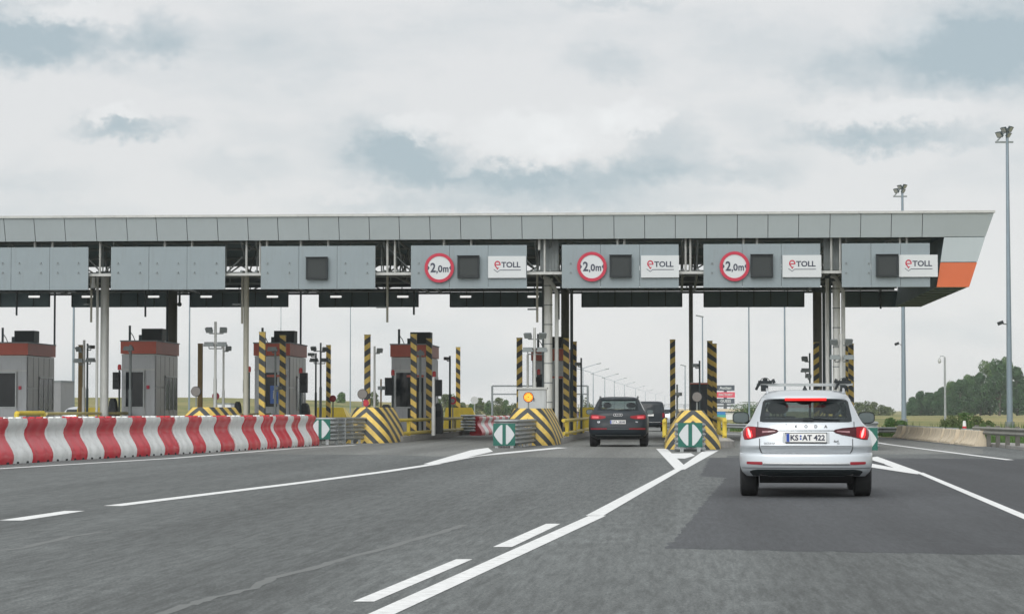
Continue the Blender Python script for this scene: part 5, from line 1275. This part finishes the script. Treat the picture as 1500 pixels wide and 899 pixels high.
silver = M('car_silver_white', (.47, .505, .53), .30, .35, .01, 2, coat=.8)
carblk = M('car_black', (.010, .016, .021), .40, 0, .02, 2, coat=.12, spec=.3)
chrome = M('chrome', (.62, .63, .64), .15, 1, .03, 3)
crevice = M('gap_and_crease_shade', (.05, .052, .055), .8)
platem = M('plate_white', (.74, .74, .72), .45, 0, .02, 3); plateb = M('plate_blue', (.015, .06, .33), .45)
cglass = glass('car_glass', (.02, .028, .03), .30); vglass = glass('tinted_glass', (.015, .018, .02), .72); wglass = glass('windscreen_glass', (.02, .03, .03), .12)
interior = M('interior_dark', (.022, .024, .026), .85, 0, .2, 5)
def smooth_levels(z0, z1, n, extra=()): return sorted(set([round(z0+(z1-z0)*i/n, 4) for i in range(n+1)]+list(extra)))

def plate(parent, car, cx, cz, w_, h, txt, y):
    b = MB(); b.box(cx-w_/2, cx+w_/2, y-.012, y+.1, cz-h/2, cz+h/2); o = b.build('number_plate', platem, parent, local=True, smooth=0)
    fn = lambda u, v, q: (cx+u, y-.0125-q, cz+v)
    b = MB(); b.prism([(-w_/2+.004, -h/2+.004), (-w_/2+.045, -h/2+.004), (-w_/2+.045, h/2-.004), (-w_/2+.004, h/2-.004)], fn, .0005, .002); b.build('blue_band', plateb, o, local=True, smooth=0)
    b = MB(); b.text(txt, lambda u, v, q: fn(u+.022, v, q), h, .03, thick=.003, fit=(w_-.075, h*.66)); b.build('plate_lettering', signk, o, local=True, smooth=0)
    b = MB(); b.box(cx-w_/2-.012, cx+w_/2+.012, y-.006, y+.09, cz-h/2-.012, cz-h/2-.001); b.box(cx-w_/2-.012, cx+w_/2+.012, y-.006, y+.09, cz+h/2+.001, cz+h/2+.010); b.build('plate_frame', black, o, local=True, smooth=0)

# --- white estate
LV = [(.29, .13, .82, .34, 4.52, .7), (.36, .04, .885, .40, 4.60, .8), (.46, .0, .912, .42, 4.66, .85), (.56, .008, .916, .42, 4.68, .85), (.588, .016, .916, .42, 4.68, .85), (.608, .082, .914, .41, 4.68, .85), (.70, .046, .913, .42, 4.63, .85), (.74, .054, .912, .42, 4.60, .85), (.84, .07, .895, .44, 4.50, .9),
      (.91, .085, .872, .45, 4.25, .9), (.97, .10, .83, .46, 3.70, .8), (1.03, .13, .775, .45, 3.45, .7), (1.10, .19, .735, .42, 3.22, .6), (1.20, .28, .69, .42, 2.98, .55), (1.30, .37, .64, .42, 2.76, .5), (1.37, .42, .60, .42, 2.6, .5),
      (1.42, .50, .555, .5, 2.42, .6), (1.445, .60, .50, .55, 2.25, .6), (1.462, .80, .40, .5, 2.1, .5), (1.470, 1.1, .24, .3, 1.9, .3)]
car = Car(LV)
est = thing('estate_car', 'white estate car with lit brake lights and a roof rack', 'car', (1.755, 32.25, 0), R(-2.3))
est.scale = (.985, 1, 1)
zs = smooth_levels(.29, 1.40, 70)+[1.41, 1.42, 1.43, 1.437, 1.445, 1.452, 1.458, 1.462, 1.466, 1.470]
wt, wb = 1.315, 1.045
def wx(z): return .585+(wt-z)/(wt-wb)*.045
holes = [lambda c, n: c.y < 1.2 and n.y < -.3 and wb+.03 < c.z < wt-.03 and abs(c.x) < wx(c.z)-.04,
         lambda c, n: c.y > 2.0 and n.y > .25 and 1.02 < c.z < 1.36 and abs(c.x) < .60-(c.z-1)*.25]
body = car.shell('body', silver, est, holes, [(.93, .325), (3.62, .325)], zs)
for x, sg in ((-.79, -1), (.79, 1)):
    for y in (.93, 3.62): wheel(est, x, y, .325, .25, sg, M('rim_silver', (.45, .46, .47), .3, .8, .05))
b = MB(); b.prism([(.14, .30), (.50, .19), (4.2, .20), (4.2, .31), (.14, .33)], lambda u, v, q: (q, u, v), -.64, .64); b.build('underbody', rubber, est, local=True, smooth=0)
car.patch('diffuser', black, est, [(-.77, .345, .36), (-.73, .295, .375), (-.66, .292, .385), (.66, .292, .385), (.73, .295, .375), (.77, .345, .36)], .014)
gl = car.patch('rear_window', cglass, est, [(-.615, wb, wb+.03), (-.575, wb, wt-.02), (-.55, wb, wt), (.55, wb, wt), (.575, wb, wt-.02), (.615, wb, wb+.03)], .006, nz=10, thick=.006)
# black glass border
car.patch('window_border', black, gl, [(-.63, wb-.012, wb+.04), (-.59, wb-.015, wt-.01), (-.56, wb-.015, wt+.008)], .009, thick=.01)
car.patch('window_border', black, gl, [(.56, wb-.015, wt+.008), (.59, wb-.015, wt-.01), (.63, wb-.012, wb+.04)], .009, thick=.01)
car.patch('window_border', black, gl, [(-.60, wb-.018, wb+.035), (.60, wb-.018, wb+.035)], .0095, thick=.01)
car.patch('window_border', black, gl, [(-.57, wt-.025, wt+.012), (.57, wt-.025, wt+.012)], .0095, thick=.01)
# spoiler
b = MB(); rows = []
for k in range(25):
    x = -.59+1.18*k/24; e = (abs(x)/.59)**3; yb_ = car.ry(x*.98, 1.375)
    rows.append([(x, yb_-.13+.10*e, 1.345-.012*e), (x, yb_-.12+.10*e, 1.372-.014*e), (x, yb_-.03+.02*e, 1.408-.02*e), (x, yb_+.16, 1.425-.04*e), (x, yb_+.03, 1.33)])
b.rings(rows); b.build('spoiler', silver, est, local=True, smooth=50)
b = MB(); rows = []
for k in range(13):
    x = -.285+.57*k/12; yb_ = car.ry(x*.98, 1.375)-.13; rows.append([(x, yb_-.012, 1.315), (x, yb_-.014, 1.35), (x, yb_+.02, 1.352), (x, yb_+.02, 1.315)])
b.rings(rows); b.build('high_brake_light', brake, est, local=True, smooth=50)
# tail lights
for sg in (-1, 1):
    def cc(lst): return [(sg*x, a, c) for x, a, c in lst]
    tl = car.patch('tail_light', tail_dk, est, cc([(.375, .905, .908), (.40, .880, .925), (.50, .850, .945), (.62, .830, .955), (.74, .80, .965), (.80, .787, .968), (.845, .785, .955), (.868, .84, .90)]), .010, thick=.02)
    car.patch('lit_segment', tail_red, tl, cc([(.690, .822, .956), (.73, .806, .960), (.80, .792, .962), (.84, .79, .95), (.86, .83, .90)]), .014, thick=.006)
    car.patch('lit_segment', tail_lit, tl, cc([(.735, .825, .85), (.75, .808, .91), (.80, .81, .950), (.82, .85, .94)]), .018, thick=.004)
    car.patch('lit_segment', tail_core, tl, cc([(.755, .815, .86), (.772, .820, .91), (.79, .86, .94), (.802, .915, .945)]), .022, thick=.003)
    car.patch('light_bar', M('tail_strip', (.25, .1, .11), .2, 0, .1, 3, coat=1), tl, cc([(.42, .896, .905), (.60, .878, .905)]), .014, thick=.004)
    car.patch('reflector', refl, est, cc([(.60, .452, .487), (.61, .448, .490), (.80, .455, .490), (.815, .46, .488)]), .008)
# tailgate seams and trims
def seam(cols, off=.0045): car.patch('gap_and_crease_shade', crevice, body, cols, off, thick=.004)
for sg in (-1, 1):
    seam([(sg*.632, .66, .80), (sg*.642, .66, .80)]); seam([(sg*.655, .955, 1.03), (sg*.665, .955, 1.03)])
    seam([(sg*.60, .600, .611), (sg*.617, .615, .64), (sg*.635, .64, .70)])
seam([(-.605, .596, .608), (.605, .596, .608)]); seam([(-.375, .905, .914), (.375, .905, .914)], .006)  # second strip paints the shade along the tailgate crease
seam([(-.62, .698, .703), (.62, .698, .703)])
car.patch('chrome_strip', chrome, est, [(-.595, .462, .474), (.595, .462, .474)], .009); car.patch('gap_and_crease_shade', crevice, body, [(-.595, .444, .452), (.595, .444, .452)], .006, thick=.004)
seam([(-.88, .40, .407), (.88, .40, .407)], .004)
plate(est, car, .0, .815, .545, .118, 'KS  AT 422', .035)
b = MB(); b.tube((-.074, .0215, .836), (-.074, .018, .836), .013, n=12); b.tube((-.074, .0215, .80), (-.074, .018, .80), .013, n=12); b.each('plate_badge', plateb, est, local=True, smooth=0)
car.patch('plate_recess_shade', M('recess_shade_silver', (.35, .37, .38), .4, .3), body, [(-.32, .74, .885), (.32, .74, .885)], .003, thick=.004)  # flat skin, its darker silver paints the shade of a recess
fnr = lambda u, v, q: (u, car.ry(u, v)-.006-q, v)
b = MB()
for k, ch in enumerate('ŠKODA'): xk = -.27+k*.135; b.text(ch, lambda u, v, q: fnr(u*1.15+xk, .965+v, q), .052, .03, thick=.004)
b.build('boot_lettering', M('letter_chrome', (.07, .075, .08), .4, .3), body, local=True, smooth=0)
b = MB(); b.text('OCTAVIA', lambda u, v, q: fnr(u-.50, .735+v, q), .036, .01, thick=.004); b.text('4x4', lambda u, v, q: fnr(u+.41, .765+v, q), .045, .02, thick=.004); b.text('TDI', lambda u, v, q: fnr(u+.44, .735+v, q), .022, .01, thick=.004); b.each('badge', MATS['letter_chrome'], body, local=True, smooth=0)
b = MB(); b.path([fnr(0.02, 1.065, .02), fnr(.14, 1.072, .02), fnr(.30, 1.062, .02), fnr(.46, 1.055, .02)], .012, 6); b.cbox((.03, car.ry(.03, 1.06)-.02, 1.06), (.14, .05, .045)); b.build('rear_wiper', black, est, local=True)
b = MB(); b.prism([(-.035, 0), (.035, 0), (.012, .05), (0, .065), (-.012, .05)], lambda u, v, q: (u, .95+q+v*.8, 1.466+v), 0, .09); b.build('aerial_fin', black, est, local=True, smooth=30)
# roof rails and rack
for sg in (-1, 1):
    b = MB(); b.path([(sg*.53, .75, 1.435), (sg*.535, .85, 1.475), (sg*.54, 1.6, 1.50), (sg*.54, 2.3, 1.475), (sg*.53, 2.45, 1.43)], .018, 8); b.build('roof_rail', chrome, est, local=True)
b = MB(); b.box(-.68, .68, 1.25, 1.33, 1.530, 1.562); b.box(-.66, .66, 2.1, 2.18, 1.530, 1.562)
b.each('roof_bar', galv, est, local=True, smooth=0)
for sg in (-1, 1):
    b = MB(); cx = sg*.56
    b.box(cx-.045, cx+.045, 1.24, 1.34, 1.47, 1.53); b.box(cx-.10, cx+.10, 1.22, 1.36, 1.56, 1.60); b.tube((cx-.08, 1.2, 1.57), (cx-.13, 1.2, 1.47), .02, n=6)
    b.tube((cx+.10*sg*-1, 1.2, 1.585), (cx+.14*sg*-1, 1.2, 1.60), .03, n=8); b.ball((cx, 1.25, 1.61), .035); b.box(cx-.06, cx+.02, 1.2, 1.24, 1.45, 1.54)
    b.path([(cx-.08, 1.26, 1.59), (cx-.04, 1.26, 1.63), (cx+.03, 1.26, 1.635), (cx+.08, 1.26, 1.59)], .005, 5)
    b.build('rack_clamp', black, est, local=True, smooth=30)
for sg in (-1, 1):
    car.side('side_window', vglass, est, [(.75, 1.10, 1.33), (1.2, 1.05, 1.37), (2.0, 1.03, 1.38), (2.5, 1.02, 1.30), (2.9, 1.01, 1.12)], sg)
    mirror(est, sg*.925, 2.65, 1.075, sg, black)
    car.side('door_handle', silver, est, [(1.55, .86, .885), (1.75, .86, .885)], sg, .025, thick=.03)
    car.side('wheel_arch_seam', crevice, est, [(1.42, .42, .98), (1.43, .42, .98)], sg, .003, thick=.004)
gw = MB(); rows = []
for j in range(8):
    z = 1.0+.40*j/7; yr, W, Rr, yf, Rf = interp(LV, z); rows.append([(x_*W*.88, yf-Rf*(1-(1-abs(x_*.88)**2.2)**(1/2.2))+.004, z) for x_ in [i/8 for i in range(-8, 9)]])
gw.rings(rows, cap=False, closed=False); gw.build('windscreen', wglass, est, local=True)
def cabin(parent, seats, back, zsh, z_top, wid):
    for x, y in seats:
        b = MB(); b.box(x-.23, x+.23, y, y+.14, .45, zsh); o = b.build('seat', interior, parent, local=True, smooth=0)
        bb = MB(); bb.ball((x, y+.06, zsh+.12), .135, 14, 8, (1, .5, .72)); bb.tube((x-.05, y+.07, zsh-.02), (x-.05, y+.07, zsh+.1), .012, n=6); bb.tube((x+.05, y+.07, zsh-.02), (x+.05, y+.07, zsh+.1), .012, n=6); bb.build('headrest', interior, o, local=True)
    b = MB(); b.box(-wid, wid, back, back+.02, .42, zsh-.14); b.build('load_cover', interior, parent, local=True, smooth=0)
cabin(est, [(-.40, 2.25), (.40, 2.25), (-.36, 1.35), (.36, 1.35)], 1.0, 1.10, 1.3, .66)
b = MB(); b.box(-.66, .66, 3.0, 3.2, .8, 1.03); b.build('dashboard', interior, est, local=True, smooth=0)
b = MB(); b.ball((0.02, 2.62, 1.30), .11, 12, 6, (1, .3, .35)); b.build('inner_mirror', interior, est, local=True)

# --- black suv
LV2 = [(.24, .38, .66, .30, 4.25, .6), (.34, .12, .86, .34, 4.45, .7), (.46, .02, .935, .36, 4.55, .8), (.60, .0, .952, .38, 4.62, .85), (.80, .03, .950, .38, 4.58, .85), (.95, .045, .945, .40, 4.45, .9), (1.04, .06, .91, .42, 4.05, .9), (1.12, .10, .855, .42, 3.60, .8),
       (1.20, .18, .80, .42, 3.35, .7), (1.32, .30, .745, .42, 3.05, .6), (1.44, .40, .69, .42, 2.85, .55), (1.53, .46, .64, .45, 2.6, .5), (1.58, .55, .57, .5, 2.45, .5), (1.605, .75, .46, .5, 2.3, .5), (1.615, 1.05, .28, .3, 2.0, .3)]
c2 = Car(LV2); suv = thing('suv_car', 'black suv in the lane left of the dark kiosk', 'car', (-1.86, 76.3, 0))
zs = smooth_levels(.24, 1.54, 60)+[1.55, 1.565, 1.58, 1.59, 1.60, 1.608, 1.615]
t2, b2 = 1.50, 1.17
holes = [lambda c, n: c.y < 1.2 and n.y < -.3 and b2+.03 < c.z < t2-.03 and abs(c.x) < .63-(c.z-b2)*.2, lambda c, n: c.y > 2.0 and n.y > .25 and 1.15 < c.z < 1.52 and abs(c.x) < .66-(c.z-1.1)*.25]
sb_ = c2.shell('body', carblk, suv, holes, [(.95, .36), (3.75, .36)], zs)
for x, sg in ((-.81, -1), (.81, 1)):
    for y in (.95, 3.75): wheel(suv, x, y, .36, .25, sg, M('rim_dark', (.2, .2, .21), .35, .8, .05))
b = MB(); b.box(-.68, .68, .3, 4.2, .26, .40); b.build('underbody', black, suv, local=True, smooth=0)
gl = c2.patch('rear_window', glass('suv_glass', (.02, .025, .03), .26), suv, [(-.66, b2, b2+.03), (-.60, b2, t2-.03), (-.57, b2, t2), (.57, b2, t2), (.60, b2, t2-.03), (.66, b2, b2+.03)], .006, thick=.006)
for sg in (-1, 1):
    def cc(lst): return [(sg*x, a, c) for x, a, c in lst]
    tl = c2.patch('tail_light', tail_red, suv, cc([(.40, .93, .985), (.50, .905, 1.0), (.70, .885, 1.03), (.84, .89, 1.035), (.89, .92, 1.0)]), .012)
    c2.patch('light_bar', M('tail_bright', (.55, .03, .04), .2, 0, .1, 3, coat=1, emit=.08, emitcol=(1, .08, .08)), tl, cc([(.62, .91, .985), (.84, .925, .99)]), .017, thick=.004)
    c2.patch('reflector', refl, suv, cc([(.36, .565, .60), (.88, .56, .60)]), .008)
    c2.side('side_window', vglass, suv, [(.8, 1.22, 1.45), (1.3, 1.16, 1.50), (2.4, 1.14, 1.50), (2.9, 1.13, 1.30)], sg)
    mirror(suv, sg*1.0, 2.75, 1.12, sg, black)
    b = MB(); b.path([(sg*.60, .8, 1.56), (sg*.61, 1.0, 1.62), (sg*.62, 2.2, 1.62), (sg*.60, 2.5, 1.56)], .02, 8); b.build('roof_rail', steel, suv, local=True)
c2.patch('chrome_strip', steel, suv, [(-.36, .575, .585), (.36, .575, .585)], .008)
c2.patch('lower_trim', galv, suv, [(-.74, .36, .375), (.74, .36, .375)], .012); c2.patch('gap_and_crease_shade', crevice, sb_, [(-.72, .64, .65), (.72, .64, .65)], .004, thick=.004)
c2.patch('lower_trim', black, suv, [(-.84, .245, .34), (.84, .245, .34)], .012)
plate(suv, c2, .0, .80, .50, .115, 'GTA 28588', .01)
b = MB()
for k in range(4):
    cx = -.105+k*.07; n = 20
    rings = [[(cx+math.cos(2*math.pi*i/n)*r_, c2.ry(cx, 1.02)-.012-q, 1.03+math.sin(2*math.pi*i/n)*r_) for r_, q in ((.034, 0), (.045, 0), (.045, .01), (.034, .01))] for i in range(n+1)]
    b.rings(rings, cap=False)
b.build('ring_emblem', chrome, sb_, local=True)
fq = lambda u, v, q: (u, c2.ry(u, v)-.006-q, v)
b = MB(); b.text('Q5', lambda u, v, q: fq(u-.62, .80+v, q), .07, .02, thick=.004); b.text('TDI', lambda u, v, q: fq(u+.60, .80+v, q), .045, .02, thick=.004); b.each('badge', chrome, sb_, local=True, smooth=0)
sp = MB(); rows = []
for k in range(21):
    x = -.62+1.24*k/20; e = (abs(x)/.62)**3; yb_ = c2.ry(x*.98, 1.53); rows.append([(x, yb_-.14+.11*e, 1.51), (x, yb_-.12+.11*e, 1.545), (x, yb_+.1, 1.585-.02*e), (x, yb_+.02, 1.50)])
sp.rings(rows); sp.build('spoiler', carblk, suv, local=True, smooth=50)
b = MB(); b.path([fq(0, 1.185, .02), fq(.18, 1.19, .02), fq(.38, 1.18, .02)], .012, 6); b.build('rear_wiper', black, suv, local=True)
gw = MB(); rows = []
for j in range(8):
    z = 1.14+.40*j/7; yr, W, Rr, yf, Rf = interp(LV2, z); rows.append([(x_*W*.88, yf-Rf*(1-(1-abs(x_*.88)**2.2)**(1/2.2))+.004, z) for x_ in [i/8 for i in range(-8, 9)]])
gw.rings(rows, cap=False, closed=False); gw.build('windscreen', wglass, suv, local=True)
cabin(suv, [(-.40, 2.3), (.40, 2.3), (-.38, 1.35), (.38, 1.35)], 1.0, 1.22, 1.4, .66)

# --- black van
LV3 = [(.24, .25, .70, .2, 4.3, .5), (.34, .04, .84, .2, 4.6, .6), (.50, .0, .865, .2, 4.7, .7), (.85, .02, .865, .2, 4.6, .7), (1.0, .03, .85, .2, 4.1, .7), (1.25, .08, .815, .2, 3.6, .6), (1.50, .15, .765, .22, 3.1, .5), (1.60, .2, .72, .26, 2.9, .5), (1.65, .3, .62, .4, 2.7, .5), (1.665, .55, .4, .4, 2.4, .4)]
c3 = Car(LV3); van = thing('black_van', 'black van ahead of the black suv', 'van', (PX(951, 131), 131, 0))
zs = smooth_levels(.24, 1.60, 40)+[1.62, 1.64, 1.65, 1.66, 1.665]
vb = c3.shell('body', carblk, van, [], [(1.0, .33), (3.6, .33)], zs)
for x, sg in ((-.73, -1), (.73, 1)):
    for y in (1.0, 3.6): wheel(van, x, y, .33, .22, sg, M('rim_dark', (.2, .2, .21), .35, .8, .05))
b = MB(); b.box(-.62, .62, .3, 4.2, .24, .38); b.build('underbody', black, van, local=True, smooth=0)
c3.patch('rear_window', glassd, van, [(-.66, 1.08, 1.46), (.66, 1.08, 1.46)], .008)
for sg in (-1, 1):
    c3.patch('tail_light', tail_red, van, [(sg*.72, .78, 1.02), (sg*.84, .78, 1.02)], .012); c3.patch('reflector', refl, van, [(sg*.62, .42, .45), (sg*.80, .42, .45)], .008)
    mirror(van, sg*.96, 3.0, 1.05, sg, black)
    c3.side('side_window', vglass, van, [(.5, 1.1, 1.45), (3.0, 1.1, 1.45)], sg)
b = MB(); b.box(-.25, .25, .0, .05, .845, .955); b.build('number_plate', platem, van, local=True, smooth=0)
c3.patch('chrome_strip', chrome, van, [(-.62, .50, .52), (.62, .50, .52)], .01)
# --- pale car glimpsed beyond the van
LV4 = [(.22, .2, .66, .3, 4.0, .6), (.35, .03, .80, .3, 4.2, .7), (.6, .0, .83, .35, 4.2, .8), (.85, .05, .80, .4, 4.0, .8), (.95, .1, .74, .4, 3.3, .7), (1.15, .35, .65, .4, 2.8, .6), (1.30, .7, .52, .4, 2.4, .5), (1.36, 1.0, .3, .3, 2.0, .4)]
c4 = Car(LV4); pc = thing('pale_car', 'small pale car far ahead between van and striped post', 'car', (PX(978, 160), 160, 0))
c4.shell('body', silver, pc, [], [(.8, .3), (3.3, .3)], smooth_levels(.22, 1.36, 30)); c4.patch('rear_window', glassd, pc, [(-.55, .98, 1.22), (.55, .98, 1.22)], .008)
for sg in (-1, 1):
    c4.patch('tail_light', tail_red, pc, [(sg*.6, .7, .85), (sg*.76, .7, .85)], .01)
    for y in (.8, 3.3): wheel(pc, sg*.70, y, .3, .2, sg, M('rim_dark', (.2, .2, .21)))
c5 = copy_tree(pc); c5.location = (PX(89, 125), 128, 0); c5['label'] = 'pale car glimpsed right of the leftmost booth'; c5.rotation_euler = (0, 0, R(4)); pc['group'] = c5['group'] = 'far pale cars'

# ------------------------------------------------------------------ air
mh = bpy.data.materials.new('haze'); mh.use_nodes = True; t_ = mh.node_tree; t_.nodes.clear()
vo = t_.nodes.new('ShaderNodeVolumePrincipled'); vo.inputs['Density'].default_value = HAZE; vo.inputs['Color'].default_value = (.94, .985, .98, 1); vo.inputs['Anisotropy'].default_value = .2
om = t_.nodes.new('ShaderNodeOutputMaterial'); t_.links.new(vo.outputs[0], om.inputs['Volume'])
if HAZE > 0:
    b = MB(); b.box(-1510, 1510, -210, 1710, -1.2, 24); o = b.build('haze', mh, smooth=0); o['kind'] = 'stuff'; tag(o, 'thin pale haze lying over the whole toll plaza and fields', 'haze')
